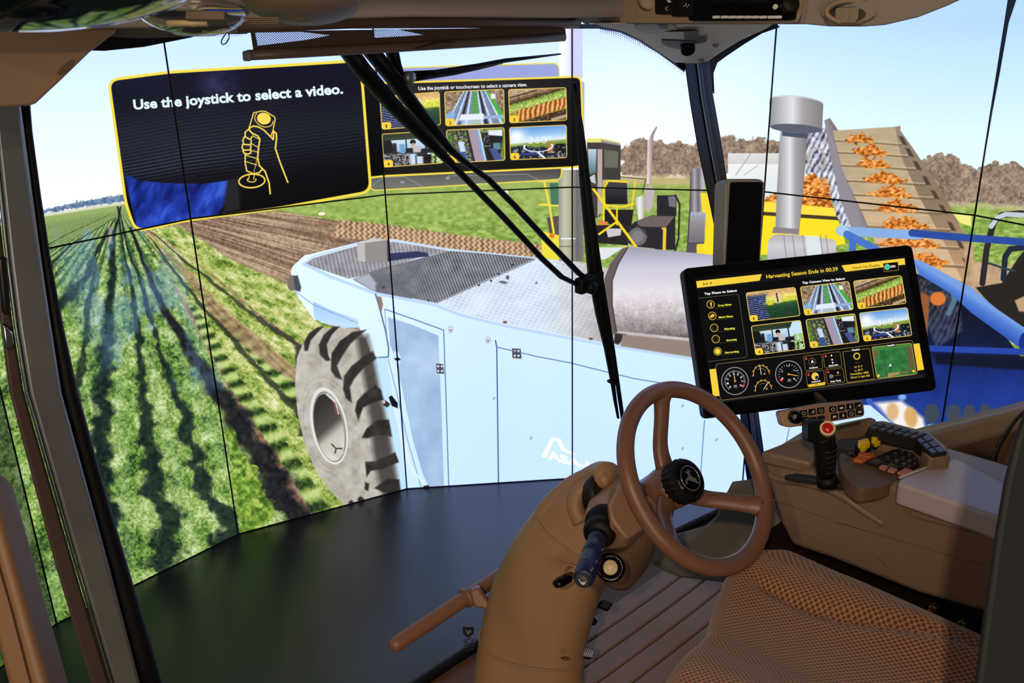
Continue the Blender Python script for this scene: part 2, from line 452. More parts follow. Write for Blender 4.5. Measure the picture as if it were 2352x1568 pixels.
def view4(s, t):
    c = ramp(t, [(0, (40, 52, 36)), (.2, (52, 66, 46)), (.22, (205, 225, 240)), (.55, (170, 200, 225)), (.6, (60, 60, 60)), (1, (40, 38, 40))])
    c = lay(c, (s > .73) * (t > 0.02) * sst(0, .02, s - .73 - .3 * (.3 - t) * (t < .3)), (200, 230, 250)); c = lay(c, (s > .8) * (t > .45), (150, 195, 95))
    g = n2(s, t, 26, 3); c = lay(c, sst(.58, .64, t) * sst(.46, .6, g) * sst(.48, .42, s) * .8, (180, 180, 184)); c = lay(c, sst(.62, .7, t) * sst(.42, .34, g), (22, 22, 28)); c = lay(c, sst(.78, .84, s) * sst(.36, .44, t) * sst(.52, .64, g) * .8, (210, 222, 222))
    c = lay(c, band(s, .0, .1 + .2 * t) * (t > .2) * (t < .6), (20, 22, 26)); c = lay(c, band(s, .17, .23) * band(t, .3, .62), (30, 32, 38)); c = lay(c, band(s, .28, .37) * band(t, .34, .62), (110, 160, 205))
    c = lay(c, band(s, .385, .405, .008) * band(t, .2, .6), (20, 24, 26)); c = lay(c, band(s, .71, .735, .008) * band(t, .1, .62), (24, 30, 30))
    c = lay(c, np.hypot((s - .51) * 1.5, t - .3) < .075, (18, 18, 24)); c = lay(c, np.hypot((s - .51) * 1.5, t - .38) < .05, (215, 160, 125)); c = lay(c, band(s, .47, .63, .02) * band(t, .42, .62), (195, 190, 190))
    c = lay(c, band(s, .38, .5) * band(t, .48, .62) , (26, 28, 34)); c = lay(c, band(s, .64, .82) * band(t, .52, .66), (26, 28, 36)); c = lay(c, band(s, .44, .66 - .1 * (t < .75), .03) * band(t, .66, .98), (205, 220, 240)); c = lay(c, band(s, .53, .555, .012) * band(t, .7, 1), (60, 70, 110)); c = lay(c, band(s, .68, .8) * (t > .7), (12, 12, 14))
    return c
def view5(s, t):
    c = ramp(n2(s, t, 24, 5), [(.2, (62, 95, 36)), (.8, (135, 165, 78))])
    x = s - .1 * (t - .5)
    c = lay(c, band(x, .1, .42, .06) * sst(.38, .52, n2(s, t, 24, 1)), (56, 48, 52)); c = lay(c, band(x, .14, .38, .05) * sst(.56, .7, n2(s, t, 30, 9)) * .85, (185, 185, 200))
    c = lay(c, band(x, .42, .56, .008), (168, 150, 168)); c = lay(c, band(x, .385, .42, .01), (40, 34, 38)); c = lay(c, band(x, .56, .60, .008), (130, 170, 225)); c = lay(c, band(x, .60, .62, .006), (225, 235, 250))
    c = lay(c, sst(.62, .65, x) * (x - .95 < -.2 * t + .1) * (t > .12), (26, 26, 34)); c = lay(c, band(x, .63, .75) * (n2(s, t, 26, 2) > .6) * (t < .55), (170, 160, 165))
    c = lay(c, band(s, .72, .97) * band(t, .06, .2 + .2 * (s - .7)), (230, 235, 250)); c = lay(c, band(s, .8, .93) * band(t, .45, .66), (95, 135, 155)); c = lay(c, band(s - .25 * (t - .6), .72, .86) * (t > .62), (72, 86, 140))
    c = lay(c, band(x, .2, .3) * band(t, .36, .68), (205, 220, 245)); c = lay(c, band(x, .17, .28) * (t > .68), (52, 84, 150))
    return c
def view6(s, t):
    c = ramp(t + .08 * (s - .5), [(0, (96, 150, 222)), (.25, (150, 195, 240)), (.44, (225, 238, 250)), (.5, (140, 160, 70)), (.66, (110, 140, 56)), (1, (40, 40, 52))])
    c = lay(c, np.exp(-(np.hypot((s - .12) * 1.4, t - .28) / .22) ** 2), (255, 255, 255))
    g = n2(s, t, 16, 4)
    c = lay(c, sst(.62, .68, t + .14 * (g - .5) + .1 * np.abs(s - .5)), (30, 34, 52)); c = lay(c, band(s, .12, .3) * band(t, .58, .84), (26, 34, 44)); c = lay(c, band(s, .66, .76) * band(t, .52, .84), (190, 120, 55)); c = lay(c, band(s, .8, .97) * band(t, .56, .9), (22, 26, 26)); c = lay(c, sst(.6, .68, t) * sst(.58, .7, g) * .8, (180, 186, 198)); c = lay(c, band(t, .8, .88) * band(s, .18, .5), (50, 66, 125))
    d = np.hypot((s - .5) / .25, (t - .62) / .16); c = lay(c, band(d, .93, 1.07, .03) * (t > .56), (235, 240, 250)); c = lay(c, band(s - .6 * (t - .85), .5, .55, .01) * (t > .78), (235, 240, 250))
    return c
VIEWS = [view1, view2, view3, view4, view5, view6]

# ------------------------------------------------------------------ the video wall: where its panels stand
COR = [(-1.7536, 1.8584), (-1.51360306, 2.50041193), (-1.0567313, 3.01038912), (-.44707569, 3.32069224), (.23653107, 3.37271539),
       (.90075127, 3.20547977), (1.43860461, 2.78088765), (1.7910, 2.1930)]
COR = [np.array(c) for c in COR]
ZMID, PH = 1.9 - .67988, 1.218
NX, NY = 640, 1136
def wall_pt(k, a, z): p = COR[k] * (1 - a) + COR[k + 1] * a; return np.array([p[0], p[1], z])
def wall_uv():
    Us, Vs = [], []
    z = ZMID + PH - (np.arange(2 * NY) + .5) / NY * PH
    a = (np.arange(NX) + .5) / NX
    for k in range(len(COR) - 1):
        P = np.zeros((2 * NY, NX, 3)); P[..., 2] = z[:, None] - EYE[2]
        P[..., :2] = COR[k][None, None] * (1 - a)[None, :, None] + COR[k + 1][None, None] * a[None, :, None]
        w = np.maximum(P @ FWD, .05)
        Us.append(1176 + FPX * (P @ RGT) / w); Vs.append(784 - FPX * (P @ UPV) / w)
    return np.concatenate(Us, 1), np.concatenate(Vs, 1)
# ------------------------------------------------------------------ the film frame that runs across the wall
cv = Canvas(*wall_uv())
U, V = cv.U, cv.V

def sky(u, v):
    t = np.clip(v / 460, -.3, 1)
    l = ramp(t, [(-.3, (176, 214, 250)), (.1, (200, 232, 255)), (.3, (214, 242, 255)), (.6, (236, 252, 255)), (1, (252, 255, 255))])
    r = ramp(t, [(-.3, (168, 204, 246)), (.1, (184, 219, 252)), (.35, (202, 236, 255)), (.7, (226, 248, 255)), (1, (236, 250, 255))])
    m = sst(1500, 2300, u)[..., None]
    c = l * (1 - m) + r * m
    g = np.exp(-((u - 1450) / 260) ** 2 - ((v - 260) / 180) ** 2)[..., None]
    return c + (255 - c) * g * .55
cv.img[:] = sky(U, V) / 255

def hor(u): return np.interp(u, [-400, 105, 290, 700, 1100, 1340, 1700, 2130, 2352, 2900], [590, 494, 464, 425, 412, 408, 410, 425, 440, 480])
# ground: general green
def grass(u, v):
    n = fbm(u * .09, v * .16, 4, 11); m = sst(430, 560, v)
    c = ramp(n, [(.2, (96, 132, 48)), (.5, (142, 174, 78)), (.8, (186, 206, 120))])
    far = ramp(n, [(.2, (140, 165, 78)), (.8, (172, 192, 104))])
    return far + (c - far) * m[..., None]
big = [(-900, 600), (105, 494), (290, 464), (700, 425), (1100, 412), (1340, 408), (1700, 410), (2130, 425), (2352, 440), (3300, 560), (3300, 1900), (-900, 1900)]
cv.poly(big, grass)

# ---- crop field at the left
VP = (268.0, 470.0)
def hl(u): return 470 - .17 * (u - 268)
def logpolar(u, v):
    h = np.maximum(v - hl(u), 2.0)
    return (u - VP[0]) / h, np.log(h), h
def crop(u, v):
    ph, rho, h = logpolar(u, v)
    big_ = fbm(ph * 9, rho * 9, 3, 20); mid = fbm(ph * 26 + .8 * big_, rho * 26, 3, 23); fine = fbm(u * .2, v * .2, 4, 29, .7)
    n = .34 * big_ + .32 * mid + .50 * fine - .08
    n = .5 + (n - .5) * 2.3
    c = ramp(n, [(.02, (30, 54, 34)), (.22, (74, 110, 48)), (.45, (120, 154, 68)), (.7, (162, 190, 110)), (.96, (214, 228, 176))])
    f = ramp(fbm(ph * 40, rho * 14, 3, 31), [(.2, (128, 156, 84)), (.8, (176, 194, 122))])
    m = sst(30, 110, h)[..., None]
    c = f + (c - f) * m
    row = .5 + .5 * np.cos(2 * np.pi * (ph + .07 + .012 * big_) / .19)                     # the planted rows run to one point
    k = sst(.55, .98, row) * sst(6, 24, h) * (1 - sst(150, 300, h)) * .62
    lit = sst(.35, .0, row) * sst(20, 60, h) * .16
    c = c * (1 - k)[..., None] + (np.array((40, 66, 50)) * k[..., None]) + lit[..., None] * (np.array((200, 220, 190)) - c)
    return c
field = [(-900, 655), (105, 496), (290, 466), (330, 500), (560, 960), (760, 1230), (760, 1900), (-900, 1900)]
cv.poly(field, crop, soft=2)
# soil and lifted rows right of the standing crop
def soil(u, v):
    ph, rho, h = logpolar(u, v)
    n = fbm(ph * 60, rho * 5, 4, 40); m = fbm(u * .12, v * .12, 3, 44)
    return ramp(.55 * n + .45 * m, [(.2, (112, 82, 62)), (.5, (168, 132, 104)), (.8, (208, 176, 146))])
cv.poly([(300, 500), (430, 500), (640, 487), (850, 520), (1240, 562), (1260, 620), (900, 700), (760, 1240), (700, 1240), (560, 960), (330, 530)], soil, soft=3)
def furrow(u, v):                                     # the bare, harrowed strip
    t = (v - (487 + .13 * (u - 640))) / np.maximum(28 + .18 * (u - 300), 8)
    ln = fbm(u * .006 + 1.5 * t, 26 * t + .004 * u, 3, 50); sp = fbm(u * .2, v * .2, 2, 53)
    c = ramp(.7 * ln + .3 * sp, [(.25, (96, 74, 60)), (.5, (152, 124, 102)), (.75, (204, 178, 150))])
    return c
cv.poly([(300, 522), (430, 503), (640, 484), (850, 520), (1240, 562), (1250, 600), (900, 560), (700, 590), (668, 662), (539, 601), (416, 522)], furrow, soft=4)
# tyre print band behind the hood
def tread(u, v):
    a = (u - 850) * .5; b = v - (538 + .125 * (u - 850))
    w = np.sin(a + np.abs(((b + 60) % 11) - 5.5) * .55) ; n = fbm(u * .15, v * .15, 3, 55)
    return ramp(.5 + .28 * w + .5 * (n - .5), [(.1, (110, 84, 62)), (.5, (186, 150, 116)), (.9, (228, 196, 160))])
cv.poly([(780, 505), (860, 512), (1100, 546), (1250, 562), (1250, 605), (1000, 575), (860, 552), (760, 545)], tread, soft=4)
def windrow(u, v):
    ph, rho, h = logpolar(u, v)
    a = fbm(u * .05 + v * .02, v * .10 - u * .05, 4, 60); st = fbm(u * .25 + v * .25, v * .09 - u * .09, 3, 64); st2 = fbm(u * .22 - v * .22, v * .08 + u * .08, 3, 66)
    n = .45 * a + .35 * np.maximum(st, st2) + .25 * fbm(ph * 14, rho * 12, 3, 67)
    return ramp(.5 + (n - .53) * 2.3, [(.05, (62, 88, 36)), (.3, (120, 148, 62)), (.55, (172, 188, 98)), (.75, (206, 210, 138)), (1, (238, 236, 196))])
def rib(u, v):                                        # pressed tufts left by the lugs
    ph, rho, h = logpolar(u, v)
    w = np.sin(rho * 84 + ph * 9.0) ; n = fbm(u * .14, v * .14, 3, 70)
    return ramp(.56 + .44 * w + .6 * (n - .5), [(.05, (34, 48, 26)), (.35, (84, 112, 52)), (.6, (140, 168, 84)), (.95, (196, 212, 134))])
cv.poly([(330, 520), (416, 520), (539, 601), (670, 658), (760, 720), (760, 900), (700, 800), (590, 715), (500, 640), (430, 588)], windrow, soft=5, rough=5)
cv.poly([(330, 530), (430, 588), (500, 645), (590, 722), (700, 812), (720, 900), (740, 1240), (830, 1200), (740, 1010), (690, 940), (590, 842), (500, 740), (440, 665)], windrow, soft=5, rough=6)
cv.poly([(350, 545), (440, 625), (520, 715), (600, 800), (700, 900), (720, 980), (660, 900), (560, 800), (470, 695), (400, 610)], soil, alpha=.7, soft=8, rough=6)
cv.poly([(455, 660), (520, 720), (600, 795), (690, 880), (690, 950), (600, 870), (520, 780), (470, 705)], rib, soft=5, rough=4)
cv.poly([(330, 535), (400, 610), (470, 700), (560, 800), (640, 890), (720, 985), (790, 1100), (850, 1215), (770, 1220), (700, 1110), (640, 1000), (570, 900), (500, 800), (440, 715), (390, 640)], windrow, soft=5, rough=6)
cv.poly([(430, 690), (475, 735), (540, 850), (620, 960), (700, 1075), (770, 1190), (800, 1230), (745, 1230), (690, 1130), (610, 1010), (530, 895), (470, 790)], rib, soft=4, rough=5)
cv.poly([(440, 655), (520, 712), (610, 786), (690, 856), (694, 890), (600, 826), (500, 742)], soil, alpha=.75, soft=7, rough=6)
def strokes(pts, color, alpha=1.0, rs=.06, ra=1.0, soft=.5):   # dark gaps: (x, y, half width) down the picture
    P = np.array(pts, float)
    sl = cv.cut(np.stack([P[:, 0], P[:, 1]], 1), P[:, 2].max() * 2 + 4)
    if sl is None: return
    u, v = cv.U[sl], cv.V[sl]
    xc = np.interp(v, P[:, 1], P[:, 0]); w = np.interp(v, P[:, 1], P[:, 2], left=0, right=P[-1, 2])
    n = fbm(u * rs, v * rs, 4, 80) - .5
    d = np.abs(u - xc + ra * w * 1.6 * (fbm(v * .03, v * .0 + 3, 2, 84) - .5)) + n * w * 1.5 * ra
    cov = 1 - sst(w * (1 - soft), w * (1 + soft) + .6, d)
    cov = cov * (v > P[0, 1]) * alpha
    cv.blend(sl, cov, color, u, v)
DK = lambda u, v: ramp(fbm(u * .1, v * .1, 3, 90), [(.2, (12, 22, 26)), (.8, (34, 54, 44))])
strokes([(278, 474, 1), (262, 540, 4), (258, 600, 7), (255, 680, 9), (249, 760, 14), (240, 880, 19), (234, 1000, 22), (232, 1200, 28), (248, 1400, 34)], DK, .95)
strokes([(270, 474, 1), (285, 574, 2), (300, 650, 4), (312, 708, 6), (320, 800, 8), (330, 880, 10), (337, 960, 14), (345, 1020, 18), (352, 1100, 22), (375, 1200, 26), (388, 1260, 32), (440, 1420, 50)], DK, .9, ra=1.3)
strokes([(272, 474, 1), (295, 574, 2), (320, 640, 3), (345, 720, 5), (372, 820, 7), (397, 880, 10), (425, 960, 13), (445, 1030, 19), (465, 1110, 16), (492, 1170, 22), (530, 1240, 34)], DK, .9, ra=1.4)
strokes([(266, 500, 1), (252, 522, 2), (222, 580, 4), (196, 632, 9), (166, 668, 14), (146, 694, 16), (100, 760, 26)], DK, .9)
strokes([(262, 500, .6), (236, 518, 1.5), (166, 560, 3), (124, 602, 5), (80, 650, 9)], DK, .8)
strokes([(258, 490, .5), (215, 510, 1.2), (150, 540, 2), (105, 566, 3)], DK, .6)
strokes([(255, 520, 1), (232, 570, 2), (218, 612, 3), (204, 700, 5), (196, 790, 7), (182, 880, 9), (160, 1000, 12)], DK, .8, ra=1.3)
# shade of the standing crop on the track beside it
strokes([(300, 520, 2), (322, 580, 4), (352, 660, 7), (385, 720, 9), (442, 812, 14), (482, 870, 20), (515, 915, 27), (570, 1000, 33), (632, 1100, 38), (668, 1190, 36), (690, 1260, 36)], lambda u, v: ramp(fbm(u * .1, v * .1, 2, 91), [(.2, (16, 18, 26)), (.8, (42, 40, 44))]), .95, ra=.7)
strokes([(340, 540, 1), (358, 560, 2), (400, 625, 3), (456, 692, 5), (515, 756, 6), (590, 842, 8), (674, 933, 9), (700, 970, 8)], lambda u, v: np.array((36, 44, 34), np.float32), .8, ra=1.4)
strokes([(330, 522, 1), (357, 539, 1.5), (446, 617, 4), (529, 681, 7), (633, 759, 9), (690, 795, 7)], lambda u, v: np.array((46, 48, 40), np.float32), .8, ra=1.5)
strokes([(310, 520, 1), (330, 540, 1.5), (380, 600, 2.5), (430, 664, 3)], lambda u, v: np.array((50, 70, 60), np.float32), .6)
# bright sunlit tuft right of the second seam
cv.poly([(520, 980), (540, 990), (556, 1040), (590, 1075), (600, 1110), (630, 1190), (560, 1240), (545, 1180), (530, 1080)], lambda u, v: ramp(fbm(u * .1, v * .1, 4, 93), [(.25, (48, 80, 24)), (.5, (110, 150, 46)), (.75, (186, 204, 98))]), .85, soft=5, rough=10, rs=.08)
# sky mirrored in the cab glass lies over the rows as a faint blue veil on the film
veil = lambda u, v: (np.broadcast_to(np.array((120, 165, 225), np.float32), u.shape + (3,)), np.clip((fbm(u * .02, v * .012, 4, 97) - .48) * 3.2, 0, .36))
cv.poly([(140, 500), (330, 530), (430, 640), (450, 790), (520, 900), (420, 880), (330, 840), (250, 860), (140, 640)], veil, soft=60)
# far tree line and headland
cv.poly([(-200, 560), (105, 497), (296, 468), (296, 461), (105, 489), (-200, 552)], (226, 222, 196), .9, soft=3)
cv.poly([(-200, 552), (105, 489), (200, 474), (296, 461), (296, 446), (240, 453), (180, 464), (176, 458), (173, 466), (105, 481), (-200, 540)], lambda u, v: ramp(fbm(u * .15, v * .15, 3, 95), [(.2, (66, 92, 132)), (.8, (124, 152, 186))]), .95, soft=3, rough=4)
cv.poly([(248, 517), (256, 521), (260, 560), (252, 560)], (196, 160, 160), .6, soft=3)
cv.poly(ell(739, 491, 8, 4), (250, 244, 214)); cv.poly(ell(1163, 441, 4, 7), (245, 240, 225))

# ---- trees on the far side
def trees(u, v):
    n = fbm(u * .055, v * .055, 4, 110); f = fbm(u * .2, v * .2, 3, 114)
    return ramp(.52 + 1.2 * (.45 * n + .55 * f - .5), [(.1, (72, 64, 64)), (.35, (124, 106, 94)), (.6, (162, 138, 118)), (.95, (210, 184, 160))])
cv.poly([(1425, 345), (1450, 325), (1480, 318), (1510, 322), (1540, 328), (1565, 325), (1590, 330), (1640, 326), (1675, 312), (1700, 322), (1740, 318), (1775, 325), (1800, 330), (1800, 404), (1600, 408), (1425, 404)], trees, soft=3, rough=12, rs=.07)
cv.poly([(2110, 372), (2150, 352), (2182, 355), (2215, 375), (2248, 385), (2290, 372), (2330, 378), (2380, 395), (2500, 390), (3000, 420), (3000, 520), (2352, 476), (2225, 468), (2120, 470)], trees, soft=3, rough=12, rs=.07)
cv.poly([(1360, 404), (1600, 400), (1600, 424), (1360, 424)], (206, 180, 140), .7, soft=8)
cv.poly([(2160, 462), (2352, 472), (2900, 500), (2900, 520), (2352, 486), (2160, 472)], (205, 195, 150), .6, soft=8)

# ---- the second lifter: cab, rails, engine
def P(pts, c, **k): cv.poly(pts, c, **k)
def Ln(pts, w, c, **k): cv.line(pts, w, c, **k)
YEL, DKM = (246, 216, 40), (34, 32, 38)
z6 = lambda *a: [(1320 + x / 3.92, 280 + y / 3.92) for x, y in a]
P(z6((100, 150), (235, 145), (410, 185), (412, 215), (245, 185), (100, 188)), (236, 226, 120)); P(z6((235, 160), (410, 195), (412, 240), (240, 200)), (150, 146, 150))
P(z6((110, 185), (245, 185), (415, 215), (412, 520), (250, 520), (230, 850), (180, 870), (110, 600)), (70, 62, 62))
P(z6((118, 245), (196, 245), (190, 460), (130, 470)), lambda u, v: ramp((v - 342) / 60, [(0, (190, 214, 232)), (1, (84, 112, 122))]))
P(z6((205, 245), (248, 245), (245, 800), (205, 860)), (188, 170, 160)); P(z6((265, 250), (392, 265), (388, 412), (268, 412)), (104, 108, 94)); P(z6((255, 420), (405, 425), (405, 520), (255, 520)), (62, 58, 58))
P(z6((130, 500), (180, 470), (190, 560), (150, 540)), (200, 205, 205))
Ln(z6((415, 495), (640, 515)), 2, (70, 64, 60)); Ln(z6((640, 515), (610, 640)), 2, (70, 64, 60)); Ln(z6((470, 200), (470, 380)), 1.5, (190, 150, 130))
P(z6((650, 560), (655, 180), (700, 90), (735, 40), (742, 50), (715, 110), (700, 190), (690, 560)), lambda u, v: ramp((u - 1487) / 12, [(0, (236, 220, 214)), (1, (158, 132, 126))]))
P(z6((270, 560), (300, 530), (470, 545), (475, 740), (280, 740)), lambda u, v: ramp((v - 415) / 50, [(0, (74, 68, 78)), (1, (24, 24, 28))]))
Ln(z6((258, 1000), (262, 600), (300, 530), (470, 540)), 4.5, YEL); Ln(z6((262, 750), (440, 765), (530, 735)), 4.5, YEL); Ln(z6((545, 530), (490, 940)), 4.5, (238, 206, 50))
P(z6((270, 790), (530, 790), (500, 1000), (270, 900)), (34, 30, 34)); P(z6((210, 880), (300, 900), (290, 1010), (215, 990)), (226, 130, 70))
Ln(z6((380, 770), (380, 950)), 4, YEL)
P(z6((540, 690), (600, 665), (655, 690), (650, 740), (625, 780), (620, 880), (575, 890), (560, 780)), lambda u, v: ramp((u - 1457) / 30, [(0, (170, 166, 168)), (.4, (244, 240, 236)), (1, (140, 132, 136))]))
P(z6((630, 590), (690, 570), (720, 620), (700, 760), (660, 830), (640, 780)), (192, 178, 182))
P(z6((740, 660), (915, 660), (915, 850), (740, 850)), (40, 38, 46)); P(z6((840, 670), (910, 670), (910, 770), (850, 760)), (120, 112, 128)); Ln(z6((905, 660), (945, 740), (935, 1050), (905, 1160)), 4, (44, 40, 48))
P(z6((490, 940), (560, 890), (700, 840), (905, 850), (905, 1150), (640, 1150), (480, 1090)), (44, 40, 48)); P(z6((560, 890), (700, 845), (900, 850), (820, 950), (560, 940)), (110, 98, 96))
P(z6((180, 930), (480, 930), (480, 1110), (180, 1090)), (40, 36, 40)); P(z6((280, 960), (420, 960), (415, 1020), (300, 1040)), (205, 200, 205))
P(ell(1465, 543, 21, 21), (112, 106, 116)); P(ell(1465, 543, 13, 13), (132, 126, 134)); Ln(z6((545, 900), (690, 1060)), 2.5, (44, 40, 46))
Ln(z6((165, 600), (550, 1120)), 6, YEL); Ln(z6((220, 1010), (370, 905)), 5, YEL); Ln(z6((790, 960), (815, 960)), 4, YEL); P(z6((795, 960), (825, 950), (820, 1160), (790, 1160)), (232, 200, 60))
P(z6((420, 1110), (720, 1140), (740, 1160), (420, 1150)), (226, 196, 120)); P(z6((160, 1130), (440, 1130), (270, 1240), (170, 1230)), (226, 228, 236))
# mirror and yellow machine edge by the corner post
P(z6((1040, 450), (1070, 415), (1170, 415), (1170, 600), (1140, 640), (1140, 800), (1030, 860)), lambda u, v: ramp((u - 1583) / 30, [(0, (70, 66, 74)), (.4, (176, 168, 178)), (.7, (110, 104, 112)), (1, (186, 180, 186))]))
P(z6((1130, 640), (1250, 640), (1280, 1180), (1100, 1190), (1100, 1100), (1180, 1090)), (246, 220, 52))
P(rpoly(z6((1035, 810), (1180, 815), (1165, 1090), (1018, 1095)), 6), lambda u, v: ramp((v - 485) / 70, [(0, (170, 180, 198)), (.4, (146, 142, 146)), (1, (118, 112, 120))])); Ln(z6((1035, 810), (1018, 1095), (1165, 1090)), 3, (70, 68, 76))
P(z6((1010, 1100), (1100, 1100), (1090, 1180), (1000, 1180)), (90, 80, 96))

# ---- trailer, carrots and yellow hopper on the right
P([(1672, 352), (1790, 352), (1795, 478), (1700, 478), (1672, 400)], lambda u, v: ramp((v - 350) / 125, [(0, (226, 224, 222)), (.2, (206, 208, 210)), (.24, (236, 238, 238)), (1, (216, 232, 238))]))
Ln([(1672, 378), (1790, 380)], 3, (240, 240, 240)); Ln([(1690, 402), (1725, 352)], 2, (170, 160, 156)); Ln([(1710, 402), (1740, 380)], 2, (190, 180, 176)); Ln([(1765, 380), (1773, 460)], 3, (236, 232, 226))
def carrots(u, v):
    n = fbm(u * .16 + v * .06, v * .26, 4, 120)
    return ramp(.5 + 1.8 * (n - .5), [(.1, (134, 66, 20)), (.4, (206, 116, 42)), (.65, (236, 152, 70)), (.95, (250, 196, 122))])
P([(1757, 455), (1800, 438), (1842, 410), (1870, 395), (1900, 420), (1915, 480), (1757, 478)], carrots, soft=2, rough=5)
P([(1750, 462), (1920, 478), (1925, 500), (1750, 488)], (250, 226, 70)); P([(1750, 486), (1930, 498), (1930, 506), (1750, 496)], (70, 58, 40))
P([(1617, 560), (1652, 430), (1700, 500), (1745, 494), (1925, 506), (1942, 560), (1800, 585), (1617, 585)], (252, 226, 40))
def scrap(u, v):
    n = .7 * fbm(u * .14, v * .10, 4, 125) + .3 * (.5 + .5 * np.sin(u * .5 + v * .22 + 5 * fbm(u * .03, v * .03, 2, 127))); return ramp(.54 + 1.35 * (n - .5), [(.1, (52, 48, 60)), (.4, (130, 130, 148)), (.6, (186, 190, 208)), (.95, (244, 246, 250))])
P([(1846, 310), (1900, 290), (1912, 300), (1935, 420), (1960, 520), (1930, 520), (1905, 440), (1868, 395), (1850, 400)], scrap, soft=2, rough=4); P(ell(1894, 428, 12, 22, -10), carrots, alpha=.8); Ln(ell(1876, 366, 20, 26, -10, 150, 420), 5, (190, 176, 166))
# elevator with carrots lying on its steps
P([(1893, 276), (1906, 271), (1925, 300), (1960, 420), (1990, 500), (1996, 540), (1962, 540), (1930, 460), (1905, 350)], lambda u, v: ramp((u - 1893 - .35 * (v - 271)) / 30, [(0, (146, 140, 150)), (.5, (128, 118, 116)), (1, (96, 86, 82))]), soft=2)
EL, ER = [(1912, 300), (1935, 390), (1985, 500), (2010, 560), (2040, 620)], [(2055, 291), (2100, 372), (2160, 470), (2205, 560), (2235, 650)]
def elev(u, v):
    n = fbm(u * .03, v * .12, 3, 130); return ramp(.5 + .5 * (v - 455) / 330 + .5 * (n - .5), [(0, (196, 182, 150)), (.35, (184, 166, 134)), (.6, (208, 180, 144)), (1, (224, 184, 146))])
P(EL + ER[::-1], elev, soft=2)
P([(2055, 291), (2068, 289), (2068, 300), (2100, 345), (2150, 420), (2185, 480), (2215, 540), (2238, 600), (2240, 660), (2215, 655), (2170, 560), (2110, 450), (2070, 360)], lambda u, v: ramp((v - 290) / 330, [(0, (150, 138, 120)), (.5, (138, 118, 96)), (1, (192, 150, 116))]), soft=2)
def ev(k, i):                                        # the elevator's edge at height k
    e = EL if i == 0 else ER; return np.interp(k, [p[1] for p in e], [p[0] for p in e])
for i, y in enumerate((318, 345, 375, 410, 442, 476, 515, 556, 598)):
    s0 = y / 318
    a, b = ev(y, 0), ev(y + 10, 1)
    Ln([(a + 2, y + 6), (a + .5 * (b - a), y + 9), (b - 6, y + 16)], 3.2 + .6 * i * .6, (120, 98, 74), alpha=.75)
    Ln([(a + 2, y + 2), (b - 6, y + 11)], 3.0, (216, 190, 154), alpha=.6)
    cx = a + .44 * (b - a) + (-12, 0, -3, 6, 4, 2, 0, -6, 10)[i]; wd = (b - a) * (.27, .26, .22, .28, .28, .27, .33, .36, .3)[i]
    P([(cx - wd, y + 4), (cx - wd * .4, y - 9 - i), (cx + wd * .1, y - 12 - i), (cx + wd, y + 6), (cx + wd * .7, y + 12 + .5 * i), (cx - .6 * wd, y + 10)], carrots, soft=2, rough=9, rs=.12)
    P([(b - 12, y - 6), (b - 2, y - 4), (b + 9, y + 16), (b - 2, y + 14)], (66, 52, 48), alpha=.85, soft=4)
P(z6((2220, 100), (2240, 60), (2300, 60), (2400, 800), (2330, 760)), scrap, alpha=.0)
P([(2185, 486), (2232, 492), (2230, 520), (2205, 512)], (240, 236, 130), soft=2)
# exhaust stack
TUB = lambda x0, x1: (lambda u, v: ramp((u - x0) / (x1 - x0), [(0, (150, 148, 152)), (.25, (196, 196, 200)), (.42, (226, 226, 230)), (.6, (168, 164, 168)), (1, (126, 120, 124))]))
P([(1792, 300), (1855, 304), (1846, 420), (1835, 540), (1780, 534), (1785, 420)], TUB(1785, 1855)); P([(1796, 298), (1856, 300), (1854, 318), (1796, 312)], (74, 84, 104))
P(ell(1829, 234, 62, 13, 5, 180, 360) + ell(1828, 294, 60, 11, 4, 0, 180), TUB(1768, 1893)); P(ell(1828, 295, 60, 10, 4), (92, 96, 108)); Ln(ell(1829, 234, 62, 13, 5, 180, 360), 3, (206, 214, 226))
P(z6((1790, 945), (2020, 965), (2010, 1010), (1775, 1000)), (140, 130, 134))
P(rpoly(z6((1740, 1060), (1800, 1010), (2000, 1020), (2352, 1060), (2352, 1300), (1730, 1300)), 10), lambda u, v: ramp((v - 538) / 60, [(0, (178, 172, 176)), (.4, (206, 204, 210)), (1, (186, 182, 190))]))
for x in (1880, 1960, 2050, 2210, 2260): Ln(z6((x, 1020), (x + 30, 1260)), 2, (150, 142, 146))
P(z6((2075, 1020), (2200, 1030), (2230, 1260), (2100, 1260)), (226, 236, 244), alpha=.8)
# blue machine at the right: base first, then rails
def deep(u, v):
    n = fbm(u * .02, v * .02, 4, 140); t = (v - 600) / 420
    return ramp(t + .25 * (n - .5), [(0, (30, 32, 44)), (.25, (14, 18, 32)), (.45, (18, 26, 62)), (.62, (26, 46, 120)), (.85, (34, 60, 150)), (1, (34, 60, 150))])
P([(2040, 610), (2180, 650), (2240, 690), (2300, 760), (2352, 830), (2700, 1000), (2700, 1300), (1700, 1300), (1700, 900), (2000, 860)], deep, soft=3)
def bare(u, v): return ramp(fbm(u * .05, v * .05, 3, 145), [(.2, (176, 140, 108)), (.8, (216, 182, 146))])
P([(2215, 560), (2352, 560), (2600, 600), (2600, 760), (2352, 730), (2215, 660)], bare, soft=6)
P([(2236, 500), (2700, 520), (2700, 640), (2330, 610), (2236, 600)], grass, soft=6)
P([(2240, 660), (2300, 650), (2340, 590), (2352, 575), (2700, 560), (2700, 800), (2352, 770), (2275, 700)], (40, 34, 30), soft=3); P([(2330, 690), (2352, 680), (2500, 660), (2500, 730), (2340, 715)], (190, 160, 120), soft=4)
